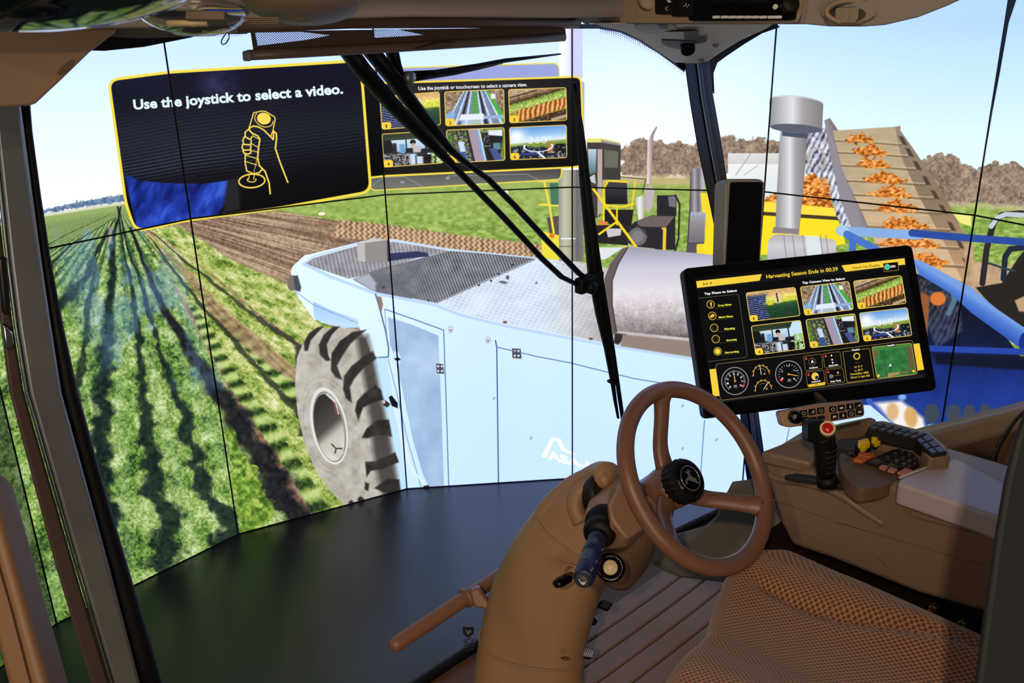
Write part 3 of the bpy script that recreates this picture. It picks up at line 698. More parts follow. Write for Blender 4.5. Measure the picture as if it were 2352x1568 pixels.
Ln([(2256, 650), (2266, 570), (2282, 510), (2300, 494), (2340, 490), (2500, 500)], 14, (44, 38, 42)); Ln([(2276, 520), (2290, 500), (2310, 492), (2352, 494), (2500, 500)], 11, (196, 204, 214)); Ln([(2304, 640), (2308, 590), (2320, 572), (2352, 568), (2500, 568)], 13, (34, 40, 56)); Ln([(2270, 604), (2310, 618), (2330, 622)], 5, (40, 70, 70))
P([(2110, 640), (2200, 655), (2210, 760), (2150, 800), (2120, 720)], scrap, alpha=.25, soft=8); P(ell(2154, 686, 18, 16), (222, 120, 56), soft=3); P(ell(2150, 660, 22, 10), (30, 44, 58)); Ln([(2185, 650), (2192, 690), (2178, 720)], 11, (84, 122, 140)); P([(2115, 670), (2135, 680), (2130, 770), (2110, 720)], (150, 90, 52), soft=4)
BLU = lambda a, b: (lambda u, v: ramp((v - a - .07 * (u - 1920)) / (b - a), [(0, (150, 184, 232)), (.5, (96, 138, 214)), (1, (48, 84, 176))]))
Ln([(1930, 530), (2040, 536), (2110, 540)], 21, (138, 176, 228)); Ln([(2095, 535), (2180, 543), (2352, 556), (2600, 570)], 17, (44, 76, 160)); P(ell(1936, 530, 15, 13), (170, 200, 236)); Ln([(1945, 538), (2010, 572), (2060, 600)], 17, (76, 118, 204)); P([(1950, 545), (1966, 552), (1966, 580), (1950, 580)], (70, 112, 200))
P([(2095, 594), (2118, 600), (2230, 660), (2290, 710), (2352, 752), (2700, 900), (2700, 960), (2352, 800), (2338, 796), (2230, 718), (2180, 672), (2110, 630)], lambda u, v: ramp((v - (594 + .62 * (u - 2095))) / 46, [(0, (120, 160, 226)), (.35, (82, 126, 210)), (1, (50, 88, 186))]), soft=2)
P(ell(2352, 790, 12, 26), (26, 46, 130), soft=3)
Ln([(2130, 800), (2352, 808), (2700, 820)], 14, (40, 70, 168)); P([(2145, 812), (2352, 818), (2700, 840), (2700, 890), (2352, 850), (2150, 836)], (18, 22, 44), soft=5)
P([(1720, 930), (1990, 930), (2010, 930), (2080, 1000), (2110, 1030), (1720, 1040)], (206, 232, 252), soft=2); Ln([(1995, 920), (2060, 975)], 12, (64, 96, 184)); P([(2010, 925), (2070, 920), (2120, 960), (2130, 1000), (2090, 1010), (2050, 970)], (244, 240, 236), soft=10); P(ell(2050, 945, 14, 20), (220, 180, 130), soft=8)
P(ell(2092, 958, 15, 24, -10), (216, 172, 106), soft=8)
for x, y, r in ((2140, 950, 18), (2190, 950, 17), (2226, 948, 14), (2262, 946, 13)): P(ell(x, y, r, r + 5), (62, 72, 84), soft=4); P(ell(x, y + r + 9, r * .6, 3), (150, 190, 236), soft=3)
P(ell(2072, 900 + 12, 9, 7), (130, 180, 240), soft=6)

# ---- the light blue lifter in the middle
BODY = lambda u, v: ramp(.5 * sst(680, 1150, u) + .45 * sst(640, 1120, v) + .12 * (fbm(u * .012, v * .012, 3, 150) - .5), [(0, (230, 248, 255)), (.4, (216, 242, 255)), (1, (203, 235, 255))])
curve = [(698, 606), (760, 636), (863, 674), (947, 690), (996, 699), (1058, 723), (1163, 749), (1302, 775), (1376, 789), (1460, 803), (1600, 826), (1760, 850)]
P([(668, 625), (672, 612), (700, 586), (720, 582), (835, 553), (905, 549), (1020, 569), (1120, 582), (1218, 590), (1240, 594), (1420, 640), (1760, 800), (1760, 1240), (1320, 1240), (918, 1150), (913, 1101), (895, 999), (871, 890), (855, 819), (845, 792), (821, 744), (760, 730), (722, 735), (690, 690), (678, 668)], BODY)
# top plates
def tread_plate(u, v):
    a = (u + .9 * (v - 600) * 2) * .52; b = (v * 2.1 - u * .32) * .52
    w = np.sin(a) * np.sin(b); n = fbm(u * .05, v * .08, 3, 155)
    return ramp(.5 + .3 * w + .4 * (n - .5), [(.1, (108, 106, 114)), (.5, (150, 146, 154)), (.9, (200, 198, 208))])
P([(700, 606), (722, 592), (838, 560), (905, 555), (1020, 574), (1034, 577), (960, 592), (905, 610), (850, 630), (800, 640)], tread_plate)
def ribs(u, v):
    w = np.sin((u * .92 - v * .35) * 1.02); n = fbm(u * .04, v * .06, 3, 158); a = sst(930, 1040, u)
    return ramp(.5 + (.06 + .26 * a) * w + .35 * (n - .5), [(.1, (66, 68, 76)), (.5, (116, 117, 124)), (.9, (166, 166, 172))])
P([(1034, 576), (1121, 583), (1229, 594), (1110, 646), (992, 699), (947, 689), (863, 672), (811, 642), (860, 620), (915, 606)], ribs)
P([(811, 640), (848, 628), (864, 650), (862, 672)], (172, 180, 192), soft=6)
def alu(u, v):
    a = (u - v * .7) * .36; b = (v * 1.5 + u * .35) * .36
    w = np.sin(a) * np.sin(b); n = fbm(u * .02, v * .03, 3, 160); m = sst(1230, 1400, u)
    c = ramp(.5 + .16 * w + .5 * (n - .5), [(.1, (182, 194, 208)), (.5, (216, 230, 244)), (.9, (236, 246, 255))])
    p = ramp(.5 + .1 * w + .6 * (n - .5), [(.1, (160, 146, 144)), (.9, (222, 210, 206))])
    return c + (p - c) * (m * .75)[..., None]
P([(1229, 594), (1300, 596), (1420, 620), (1760, 760), (1760, 846), (1600, 822), (1460, 800), (1376, 786), (1302, 771), (1163, 745), (1058, 719), (998, 697), (1110, 646)], alu)
Ln([(998, 698), (1110, 648), (1229, 596)], 2, (120, 120, 128)); Ln(curve, 7, (190, 218, 246)); Ln([(p[0], p[1] - 4) for p in curve[3:]], 2.5, (232, 240, 250), alpha=.7); Ln([(700, 603), (722, 588), (838, 556), (905, 552), (1020, 571), (1229, 592)], 3, (196, 216, 240))
for x, y in ((1145, 629), (1177, 608), (1128, 645), (1100, 655), (984, 690), (881, 660)): P(ell(x, y, 3, 2.4), (70, 66, 72))
P([(1144, 648), (1152, 644), (1168, 648), (1160, 653)], (110, 110, 122)); P(ell(1166, 637, 4, 5), (96, 96, 106)); P(ell(1160, 740, 5, 3), (120, 96, 76)); P(ell(1357, 778, 5, 3), (110, 84, 60)); P(ell(1232, 650, 3, 2), (110, 100, 96))
P([(830, 556), (858, 546), (891, 551), (840, 560)], (206, 202, 200)); P([(820, 556), (838, 558), (840, 602), (822, 598)], (194, 188, 188)); P([(838, 558), (889, 551), (890, 600), (840, 603)], (148, 142, 140)); P([(889, 551), (893, 552), (894, 600), (890, 601)], (70, 66, 68))
P([(893, 582), (958, 577), (980, 580), (986, 589), (940, 593), (893, 600)], tread_plate, alpha=1); P([(893, 582), (958, 577), (980, 580), (986, 589), (940, 593), (893, 600)], (30, 40, 84), alpha=.85)
# front: lamp, bumper, wing
P(ell(672, 650, 12, 18, 5), (126, 112, 104)); P([(674, 634), (684, 632), (692, 660), (690, 670), (678, 667)], (70, 76, 90), soft=3)
P([(719, 692), (760, 712), (822, 733), (824, 752), (790, 753), (740, 742), (722, 730)], lambda u, v: ramp((v - 695) / 60, [(0, (168, 204, 244)), (1, (200, 230, 252))]))
Ln([(680, 670), (720, 700), (822, 742)], 2.5, (120, 150, 190), alpha=.6)
# wing panel
Ln([(863, 676), (870, 700), (886, 760), (893, 800), (892, 820), (858, 822)], 3.5, (92, 120, 156)); P([(866, 680), (876, 682), (880, 700), (876, 718), (870, 700)], (150, 122, 112), soft=2)
P([(855, 822), (888, 822), (912, 960), (935, 1132), (918, 1135), (895, 1000), (871, 890)], (196, 230, 252), soft=3)
Ln([(892, 825), (912, 905), (936, 1010), (968, 1122)], 2, (110, 140, 180), alpha=.8); Ln([(905, 930), (922, 1000), (946, 1080), (985, 1120)], 5, (226, 244, 255), alpha=.9)
# mesh door
def mesh_door(u, v):
    w = np.sin(u * 1.15 + .3 * np.sin(v * .05)) * np.sin(v * 1.0 + .12 * u + 2.2 * np.sin(np.hypot(u - 1010, v - 800) * .045)); n = fbm(u * .02, v * .02, 3, 165)
    return ramp(.5 + .22 * w + .5 * (n - .5), [(.1, (128, 156, 194)), (.5, (164, 192, 228)), (.9, (206, 226, 250))])
P([(891, 728), (950, 747), (1007, 771), (1014, 940), (1020, 1124), (986, 1122), (970, 1085), (949, 1013), (925, 900), (905, 815), (896, 790)], mesh_door)
P(ell(912, 822, 8, 16, -12), (204, 232, 252)); P([(905, 823), (916, 821), (921, 827), (910, 828)], (24, 22, 26)); Ln([(884, 710), (950, 733), (1019, 758), (1024, 900), (1031, 1124)], 2.2, (84, 110, 156)); Ln([(884, 710), (890, 790)], 2, (110, 140, 180), alpha=.7)
P([(872, 915), (884, 918), (897, 928), (890, 936), (876, 928)], (60, 40, 40)); P(ell(881, 923, 4, 5), (240, 236, 226)); P([(893, 912), (900, 908), (914, 926), (914, 938), (900, 932)], (18, 18, 30)); P([(972, 1116), (984, 1114), (990, 1124), (975, 1122)], (30, 36, 44), soft=2)
for x, y in ((1011, 846), (1187, 811)):
    w_ = 9 if x < 1100 else 11
    P([(x - w_, y - 11), (x + w_ - 2, y - 10), (x + w_, y + 13), (x - w_ + 1, y + 11)], (74, 78, 90))
    for dx in (-4.5, 4): 
        for dy in (-5, 6): P(ell(x + dx, y + dy, 2.6, 2.6), (226, 230, 240))
for x, y in ((1035, 757), (1121, 781)): P(ell(x, y, 6, 8), (230, 240, 250)); Ln(ell(x, y, 5, 7), 1.5, (150, 150, 160)); P(ell(x, y + 1, 2, 2.6), (120, 96, 90))
Ln([(1138, 782), (1141, 797), (1143, 950), (1145, 1114)], 2.6, (60, 84, 124)); Ln([(1141, 797), (1230, 818), (1313, 834), (1400, 856), (1460, 870), (1600, 893), (1760, 915)], 2.2, (96, 116, 164)); Ln([(1618, 965), (1609, 1095), (1605, 1150)], 2.2, (96, 130, 180)); Ln([(1812, 985), (1806, 1015)], 2, (110, 130, 180))
for x, y in ((1568, 932), (1646, 1010), (1568, 1030), (1220, 1006), (1135, 915)): P(ell(x, y, 4, 2.2, -55), (130, 140, 170), alpha=.7, soft=2)
# maker's mark on the door
Wt = (250, 252, 255)
P([(1243, 1048), (1268, 1004), (1288, 1008), (1298, 1030), (1322, 1042), (1318, 1046), (1290, 1036), (1280, 1014), (1273, 1012), (1254, 1052)], Wt, alpha=.95)
cv.text('ASA-LIFT', (1258, 1052), (1420, 1098), 19, Wt, bold=.05, up=(-2, -20))
# tyre
TC = lambda u, v: ramp(.45 + .9 * (fbm(u * .06, v * .06, 4, 170) - .5) + .12 * sst(760, 680, u), [(0, (150, 143, 134)), (.5, (190, 184, 174)), (1, (220, 214, 204))])
outer = [(728, 754), (700, 780), (682, 822), (678, 880), (684, 950), (700, 1020), (725, 1080), (760, 1130), (802, 1168), (860, 1152), (918, 1136), (913, 1101), (895, 999), (871, 890), (845, 800), (824, 756), (780, 752)]
P(outer, TC, soft=2)
z8 = lambda L: [(660 + x / 2.94, 700 + y / 2.94) for x, y in L]
P([(845, 770), (858, 822), (871, 890), (895, 999), (913, 1101), (918, 1136), (880, 1140), (860, 1060), (850, 960), (838, 880), (826, 820), (818, 770)], (52, 47, 44), alpha=.8, soft=16)
grooves = [[(118, 250), (150, 195), (200, 160), (238, 154), (196, 196), (158, 240), (142, 300), (122, 300)],
           [(228, 330), (220, 270), (250, 210), (300, 166), (345, 160), (296, 212), (268, 268), (276, 330), (290, 362), (262, 366)],
           [(305, 430), (308, 330), (356, 258), (430, 204), (516, 188), (420, 272), (372, 346), (340, 402), (372, 486), (332, 470)],
           [(388, 560), (394, 480), (440, 420), (520, 356), (566, 334), (584, 378), (510, 432), (456, 494), (428, 545), (440, 640), (404, 612)],
           [(468, 704), (480, 650), (520, 606), (590, 556), (622, 584), (636, 640), (570, 662), (514, 690), (488, 768)],
           [(515, 892), (544, 836), (610, 788), (676, 784), (694, 884), (606, 876), (546, 896)],
           [(538, 1062), (600, 1060), (716, 1006), (738, 1064), (640, 1106), (572, 1116), (546, 1152)],
           [(528, 1200), (552, 1212), (546, 1254), (524, 1244)], [(600, 1236), (680, 1180), (748, 1186), (758, 1280), (660, 1264)],
           [(476, 1312), (495, 1294), (516, 1310), (512, 1344), (486, 1334)], [(414, 1332), (436, 1320), (456, 1346), (430, 1364)]]
for L in grooves:
    gx, gy = np.mean(L, 0); L = [(gx + (x - gx) * 1.14, gy + (y - gy) * 1.14) for x, y in L]
    P(z8(L), lambda u, v: ramp(.5 + .9 * (fbm(u * .05, v * .05, 3, 172) - .5), [(0, (30, 27, 28)), (1, (74, 68, 64))]), soft=4)
side = [(728, 756), (704, 778), (684, 822), (679, 880), (684, 950), (700, 1020), (725, 1080), (760, 1128), (802, 1166), (826, 1160), (822, 1120), (838, 1090), (832, 1060), (836, 1010), (822, 980), (812, 930), (790, 880), (772, 850), (752, 836), (736, 806), (716, 800)]
for q in (1.15, 1.3): Ln(ell(756, 978, 42 * q + 8, 88 * q, -12, 100, 330), 1.6, (132, 122, 112), alpha=.35)
P(ell(756, 978, 41, 90, -11), (226, 226, 222)); P(ell(757, 980, 36, 83, -11), (150, 146, 142)); P(ell(756, 982, 33, 78, -11), lambda u, v: ramp((v - 910) / 140 + (u - 756) / 160, [(0, (52, 48, 46)), (.5, (84, 78, 74)), (.7, (196, 190, 178)), (1, (220, 214, 204))]))
P([(756, 1010), (775, 998), (790, 1040), (776, 1054), (760, 1040)], (206, 198, 186)); Ln([(762, 1020), (772, 1030), (786, 1030)], 3, (60, 56, 54)); Ln([(772, 1030), (770, 1040)], 3, (60, 56, 54)); Ln([(752, 906), (768, 920), (776, 950)], 6, (210, 208, 200)); Ln([(768, 925), (776, 955)], 3, (120, 60, 40))
# drum silencer on the plate
def drum(u, v):
    t = (v - 570) / 205; n = fbm(u * .08, v * .08, 4, 175)
    c = ramp(t, [(0, (160, 160, 178)), (.2, (204, 200, 216)), (.5, (230, 222, 230)), (.72, (206, 194, 196)), (1, (116, 106, 106))])
    return c + ((fbm(u * .25, v * .25, 3, 176) - .5) * 46 * sst(.3, .8, t) + (n - .5) * 50 * sst(.35, .8, t))[..., None]
P([(1408, 770), (1390, 700), (1386, 640), (1404, 600), (1428, 572), (1442, 566), (1646, 586), (1760, 600), (1760, 800), (1600, 778), (1420, 760)], drum, soft=2)
P([(1408, 768), (1392, 705), (1388, 640), (1402, 604), (1430, 570), (1442, 568), (1420, 606), (1406, 645), (1406, 700), (1416, 760)], (104, 92, 90), soft=2); Ln([(1442, 568), (1420, 606), (1406, 645), (1406, 700), (1416, 762)], 2.5, (60, 54, 56))
P([(1412, 765), (1440, 768), (1420, 792), (1410, 788)], (50, 44, 44), soft=3); P([(1430, 768), (1600, 785), (1760, 806), (1760, 850), (1600, 822), (1425, 795)], (150, 132, 122), soft=3)
# yellow box and rails left of the blade, grey-green post
P([(1244, 530), (1284, 540), (1286, 598), (1244, 592)], (238, 224, 62)); P([(1256, 500), (1284, 495), (1284, 540), (1262, 535)], (90, 80, 76)); P(ell(1268, 541, 6, 6), (226, 120, 50))
Ln([(1250, 418), (1262, 470), (1272, 535)], 5, (244, 222, 72)); Ln([(1240, 470), (1285, 472)], 5, (244, 222, 72)); P([(1262, 420), (1282, 420), (1284, 470), (1266, 470)], (72, 120, 96)); Ln([(1238, 418), (1285, 416)], 3, (236, 206, 90))
P([(1283, 390), (1338, 390), (1340, 600), (1284, 600)], lambda u, v: ramp((u - 1283) / 56, [(0, (150, 150, 136)), (.25, (196, 196, 170)), (.5, (170, 170, 146)), (.75, (108, 106, 106)), (1, (128, 120, 124))])); Ln([(1290, 548), (1320, 548)], 3, (240, 246, 248)); Ln([(1286, 566), (1338, 566)], 2, (110, 110, 100))
P([(1284, 60), (1338, 60), (1338, 180), (1284, 180)], lambda u, v: ramp((u - 1284) / 54, [(0, (250, 253, 255)), (.4, (240, 240, 255)), (.55, (214, 208, 250)), (1, (206, 214, 252))]))  # reflection of the post, painted as a lilac column
P([(1330, 185), (1342, 190), (1342, 380), (1330, 380)], (150, 156, 232), alpha=.8, soft=3)

# ---- dialogue windows laid over the film
YB = (246, 222, 74)
# double reflection of the small window in the glass, painted into the film
Gh = rpoly([(836, 158), (1284, 145), (1290, 400), (1286, 412), (850, 438)], 16)
P(Gh, lambda u, v: np.where((v < 300)[..., None], np.array((150, 160, 222), np.float32), ramp((v - 385) / 40, [(0, (60, 58, 62)), (1, (112, 112, 108))])), alpha=.96)
Ln(Gh, 3, (238, 216, 84), closed=True); Ln([(850, 430), (880, 408), (930, 406), (970, 428)], 1.6, (150, 150, 152)); Ln([(1030, 404), (1210, 400), (1235, 412)], 1.6, (150, 150, 152)); P(ell(924, 418, 5, 3.5), (150, 150, 154)); P(ell(1028, 409, 5, 3.5), (150, 150, 154))
Sm = rpoly([(820, 196), (880, 191), (1334, 176), (1342, 378), (1320, 384), (886, 404), (830, 410)], 15)
P(Sm, lambda u, v: ramp((v - 190) / 210, [(0, (16, 14, 20)), (1, (4, 5, 6))])); Ln(Sm, 4.5, YB, closed=True)
cv.text('Use the joystick or touchscreen to select a camera view.', (961, 207), (1211, 198), 8.5, (236, 236, 242), bold=.03)
TH = [[(872, 222), (1009, 211), (1012, 287), (878, 297)], [(1021, 211), (1157, 205), (1159, 284), (1024, 289)], [(1168, 206), (1300, 201), (1302, 276), (1171, 282)],
      [(877, 308), (1012, 300), (1018, 374), (882, 384)], [(1025, 299), (1158, 293), (1160, 368), (1030, 374)], [(1170, 293), (1301, 287), (1302, 362), (1173, 367)]]
def thumbs(cvs, T, r, lw, num, cap, dark=(20, 18, 10)):
    for i, q in enumerate(T):
        cvs.quad(q, VIEWS[i], r); cvs.line(rpoly(q, r), lw, (240, 204, 90), closed=True)
        a, b, c, d = [np.array(x, float) for x in q]
        e = lambda s_, t_: tuple((a * (1 - s_) + b * s_) * (1 - t_) + (d * (1 - s_) + c * s_) * t_)
        cvs.poly(rpoly([e(-.005, .79), e(.155, .79), e(.155, 1.01), e(-.005, 1.01)], r), (252, 208, 62))
        cvs.text(str(i + 1), e(.055 if i else .066, .965), e(.10 if i else .087, .965), cap, dark, bold=num)
        if i == 5: cvs.text('360\u00b0', e(.33, .52), e(.74, .52), cap * 2.0, (240, 244, 250), bold=.01, alpha=.85)
thumbs(cv, TH, 6, 2, .0, 8)
Bg = rpoly([(250, 184), (388, 166), (820, 140), (832, 184), (852, 440), (640, 478), (434, 505), (312, 531), (290, 470)], 24)
def card(u, v):
    t = (v - 160 + .1 * (u - 400)) / 330
    c = ramp(t, [(0, (20, 20, 40)), (.25, (20, 20, 32)), (.5, (26, 28, 36)), (.8, (12, 12, 16)), (1, (8, 8, 10))])
    w = (v + (.135 + .05 * sst(434, 380, u)) * (u - 430)); k = band(t, .28, .78, .12) * (.35 + .65 * sst(760, 400, u))
    c = c + (16 * k * (np.sin(w * .78) * .5 + .5) + 22 * k * (np.sin(w * .78) > .2) * np.exp(-((w - 372) / 34) ** 2))[..., None] * np.array((.85, .95, 1.25), np.float32)
    e = np.exp(-((u - 500) / 40) ** 2 - ((v - 195) / 36) ** 2) * fbm(u * .05, v * .05, 3, 180)
    return c + (e * 50)[..., None] * np.array((.8, .8, 1.4), np.float32)
P(Bg, card)
P([(288, 399), (320, 415), (400, 421), (470, 422), (524, 414), (518, 466), (500, 494), (434, 504), (316, 526), (302, 470)], lambda u, v: ramp(fbm((u + v * .6) * .035, (v - u * .5) * .016, 4, 185), [(.25, (14, 24, 92)), (.55, (32, 58, 166)), (.8, (58, 96, 212))]), soft=4)
P([(522, 414), (548, 408), (552, 480), (512, 490)], (48, 46, 52), alpha=.7, soft=8)
Ln(Bg, 6.5, YB, closed=True)
cv.text('Use the joystick to select a video.', (308, 251), (789, 214), 23, (232, 250, 250), bold=.035, up=(-2, -20))
z7 = lambda *a: [(240 + x / 3.794, 130 + y / 3.794) for x, y in a]
HY = (250, 220, 90)
for pl, w in ((((1262, 620), (1300, 490), (1370, 475), (1405, 478), (1482, 525), (1488, 545), (1470, 640), (1452, 690)), 2.6), (((1262, 620), (1300, 605), (1340, 612), (1390, 640), (1472, 722)), 3.4), (((1472, 722), (1475, 650), (1498, 670), (1500, 720), (1490, 800), (1530, 920), (1598, 1095)), 3.6),
              (((1445, 1195), (1435, 1100), (1400, 1000), (1350, 950), (1335, 880), (1345, 780), (1355, 720), (1335, 690), (1290, 670), (1262, 640), (1265, 622)), 3.6), (((1258, 632), (1225, 660), (1228, 700), (1270, 722), (1285, 700)), 3.2), (((1225, 690), (1205, 730), (1215, 765), (1275, 770), (1280, 730)), 3.2),
              (((1205, 765), (1200, 795), (1215, 815), (1270, 812), (1278, 780)), 3.2), (((1205, 815), (1215, 840), (1250, 850), (1275, 840), (1276, 812)), 3.2), (((1228, 850), (1226, 920), (1240, 995), (1300, 1022), (1350, 1010), (1372, 985)), 3.2),
              (((1290, 690), (1350, 720)), 2), (((1285, 760), (1340, 790)), 2), (((1280, 820), (1335, 830)), 2), (((1235, 860), (1330, 890)), 2), (((1232, 915), (1330, 945)), 2), (((1260, 1025), (1258, 1070)), 2), (((1308, 1025), (1300, 1070)), 2), (((1330, 890), (1300, 1020)), 1.4)): Ln(z7(*pl), w, HY)
Ln(ell(240 + 1285 / 3.794, 130 + 1083 / 3.794, 30, 15.5, -4), 3.4, HY, closed=True); Ln(ell(240 + 1283 / 3.794, 130 + 1072 / 3.794, 10, 5.5, 0, -20, 200), 2.4, HY)
Ln(ell(240 + 1390 / 3.794, 130 + 548 / 3.794, 22, 16, 25, -20, 200), 2, HY); P(ell(240 + 1390 / 3.794, 130 + 540 / 3.794, 16, 13.5, 12), HY)
# the panel beyond the corner, seen at a slant, shows the film duller
k0 = NX
cv.img[:, :k0] *= np.array((.60, .62, .62), np.float32)

WALL_IMG = cv.image('wall_film')
WALLSCREEN = screen_mat('wall_screen', WALL_IMG, 1.06, .35, (1.0, 1.0, 6.0))

# ------------------------------------------------------------------ setting: hall floor and the video wall
HALLFLOOR = mat('hall_floor_vinyl', (34, 38, 47), .33, grain=.06, gscale=300, var=.12, spec=.6)
fl = put('floor', [(-4, -3, 0), (4, -3, 0), (4, 5, 0), (-4, 5, 0), (-4, -3, -.05), (4, -3, -.05), (4, 5, -.05), (-4, 5, -.05)],
         [(0, 1, 2, 3), (4, 5, 6, 7), (0, 1, 5, 4), (1, 2, 6, 5), (2, 3, 7, 6), (3, 0, 4, 7)], HALLFLOOR)
tag(fl, 'dark grey vinyl hall floor between the cab windshield and video wall', kind='structure')
BACK = mat('hall_wall_paint', (36, 34, 34), .9)
hb = MB().box((0, 4.4, 1.5), (1, 0, 0), (0, 1, 0), (0, 0, 1), 8, .1, 3.0).build('wall_back', BACK)
tag(hb, 'dark hall wall behind the video wall', kind='structure')

vw = empty('video_wall', (0, 3.3, 0), 'curved video wall of tall screens showing a carrot field and blue harvester', 'video wall')
PANEL = mat('panel_bezel', (6, 6, 7), .4)
bz = .0028
for k in range(len(COR) - 1):
    d = unit(np.append(COR[k + 1] - COR[k], 0)); nrm = np.array([d[1], -d[0], 0.0])       # towards the cab
    wdt = np.linalg.norm(COR[k + 1] - COR[k])
    for r in range(2):
        z1 = ZMID + PH * (1 - r); z0 = z1 - PH
        a = wall_pt(k, 0, z0); e = .0006
        body = MB().box(a + d * wdt / 2 + np.array([0, 0, PH / 2]) - nrm * .032, d, nrm, (0, 0, 1), wdt - 2 * e, .06, PH - 2 * e)
        pb = body.build('lcd_panel', PANEL, vw)
        fr = [(bz, bz), (wdt - bz, bz), (wdt - bz, PH - bz), (bz, PH - bz)]
        vs = [a + d * x + np.array([0, 0, y]) - nrm * .0012 for x, y in fr]
        ds = put('display', vs, [(0, 1, 2, 3)], WALLSCREEN, pb)
        uv = ds.data.uv_layers.new(name='UVMap'); n_ = len(COR) - 1
        po = {i: ((k + x / wdt) / n_, ((1 - r) * PH + y) / (2 * PH)) for i, (x, y) in enumerate(fr)}
        for li, l in enumerate(ds.data.loops): uv.data[li].uv = po[l.vertex_index]
    if 0 < k:
        # gap strip that shows where the upper panels lean apart
        wd = {5: .010, 6: .019}.get(k, 0)
        if wd:
            p = np.append(COR[k], 0); zt = ZMID + PH * .75
            b2 = unit(nrm + np.array([COR[k][1] - COR[k - 1][1], -(COR[k][0] - COR[k - 1][0]), 0]) / wdt)
            prof = [(0, 1.0), (.18, .8), (.3, .55), (.36, .28), (.5, .22), (.62, .12), (.80, .08)]
            L_, R_ = [], []
            for q, s_ in prof:
                z = zt - q * (PH * .80); L_.append(p + np.array([0, 0, z]) + b2 * .004); R_.append(p + d * wd * s_ * (2.2 if k == 6 else 1.5) + np.array([0, 0, z]) + b2 * .004)
            MB().prism(L_ + R_[::-1], -b2 * .003).build('seam_strip', FRIT, vw)
# ------------------------------------------------------------------ the cab: floor, glass, pillars, header
def plate(fn, pts, ext): return MB().prism([fn(u, v) for u, v in pts], ext)
def ribbon(fn, Lp, Rp, ext):
    a = [fn(*p) for p in Lp]; b = [fn(*p) for p in Rp]; ext = np.asarray(ext, float); n = len(a)
    vs = a + b + [p + ext for p in a] + [p + ext for p in b]; fs = []
    for i in range(n - 1):
        fs += [(i, i + 1, n + i + 1, n + i), (2 * n + i, 3 * n + i, 3 * n + i + 1, 2 * n + i + 1), (i, 2 * n + i, 2 * n + i + 1, i + 1), (n + i, n + i + 1, 3 * n + i + 1, 3 * n + i)]
    fs += [(0, n, 3 * n, 2 * n), (n - 1, 3 * n - 1, 4 * n - 1, 2 * n - 1)]
    return MB().add(vs, fs)
def shape(fn, pts, m, name, ext, parent=None, bevel=0, seg=2): return plate(fn, pts, ext).build(name, m, parent, bevel=bevel, seg=seg)

MAT_FLOOR = mat('ribbed_floor_mat', (124, 100, 88), .6, grain=.4, gscale=400, var=.1)
cf = empty('floor_cab', C(0, -.9, 0), 'brown ribbed cab floor under the steering column and seat', kind='structure')
MB().prism([C(-.97, .06, -.03), C(-.5, .10, -.03), (C(.1, .13, -.03)), C(.6, .10, -.03), C(1.08, .03, -.03), C(1.02, -2.0, -.03), C(-.97, -2.0, -.03)], -ZV * .10).build('floor_pan', mat('floor_pan_paint', (92, 66, 50), .6, var=.1), cf)
MB().prism([C(-.95, -.0, -.125), C(1.02, -.02, -.125), C(1.0, -1.98, -.125), C(-.95, -1.98, -.125)], -ZV * .175).build('floor_plinth', mat('plinth_black', (20, 20, 20), .7), cf)
for i in range(13):                                                 # ribs of the mat, each a strip of its own
    f0 = -.02 - i * .060
    def cr(r, f): return C(r, f + .05 * (r - .3) ** 2 - .02, -.029)
    rr = np.linspace(-.93, .98, 12)
    top = [cr(r, f0) for r in rr] + [cr(r, f0 - .0555) for r in rr[::-1]]
    MB().prism(top, ZV * .022).build('floor_strip', MAT_FLOOR, cf, bevel=.005)
MB().prism([C(-.93, -.82, -.029), C(.98, -.82, -.029), C(1.0, -1.95, -.029), C(-.95, -1.95, -.029)], ZV * .018).build('floor_mat', MAT_FLOOR, cf, bevel=.004)

# windshield: one curved pane with its black edge print
def ws(r, z): return C(r, .03 + .08 * (1 - (r / 1.02) ** 2) + .10 * z / 1.45, z)
w1 = empty('window_1', C(0, .05, 0), 'curved windshield glass of the cab with black printed edge', kind='structure')
R_ = np.linspace(-.95, 1.04, 21); Z_ = np.linspace(-.02, 1.52, 12)
def wr(r, z): return r if r < 0 else r - (.17 * z / 1.45) * max(0, r)
gv = [ws(wr(r, z), z) for z in Z_ for r in R_]
gf = [(j * 21 + i, j * 21 + i + 1, (j + 1) * 21 + i + 1, (j + 1) * 21 + i) for j in range(11) for i in range(20)]
put('glass_pane', gv, gf, GLASS, w1, smooth=True)
MB().tube([ws(r, -.015) + FV * .0 for r in R_], .014, 8).build('bottom_seal', RUBBER, w1, smooth=True)
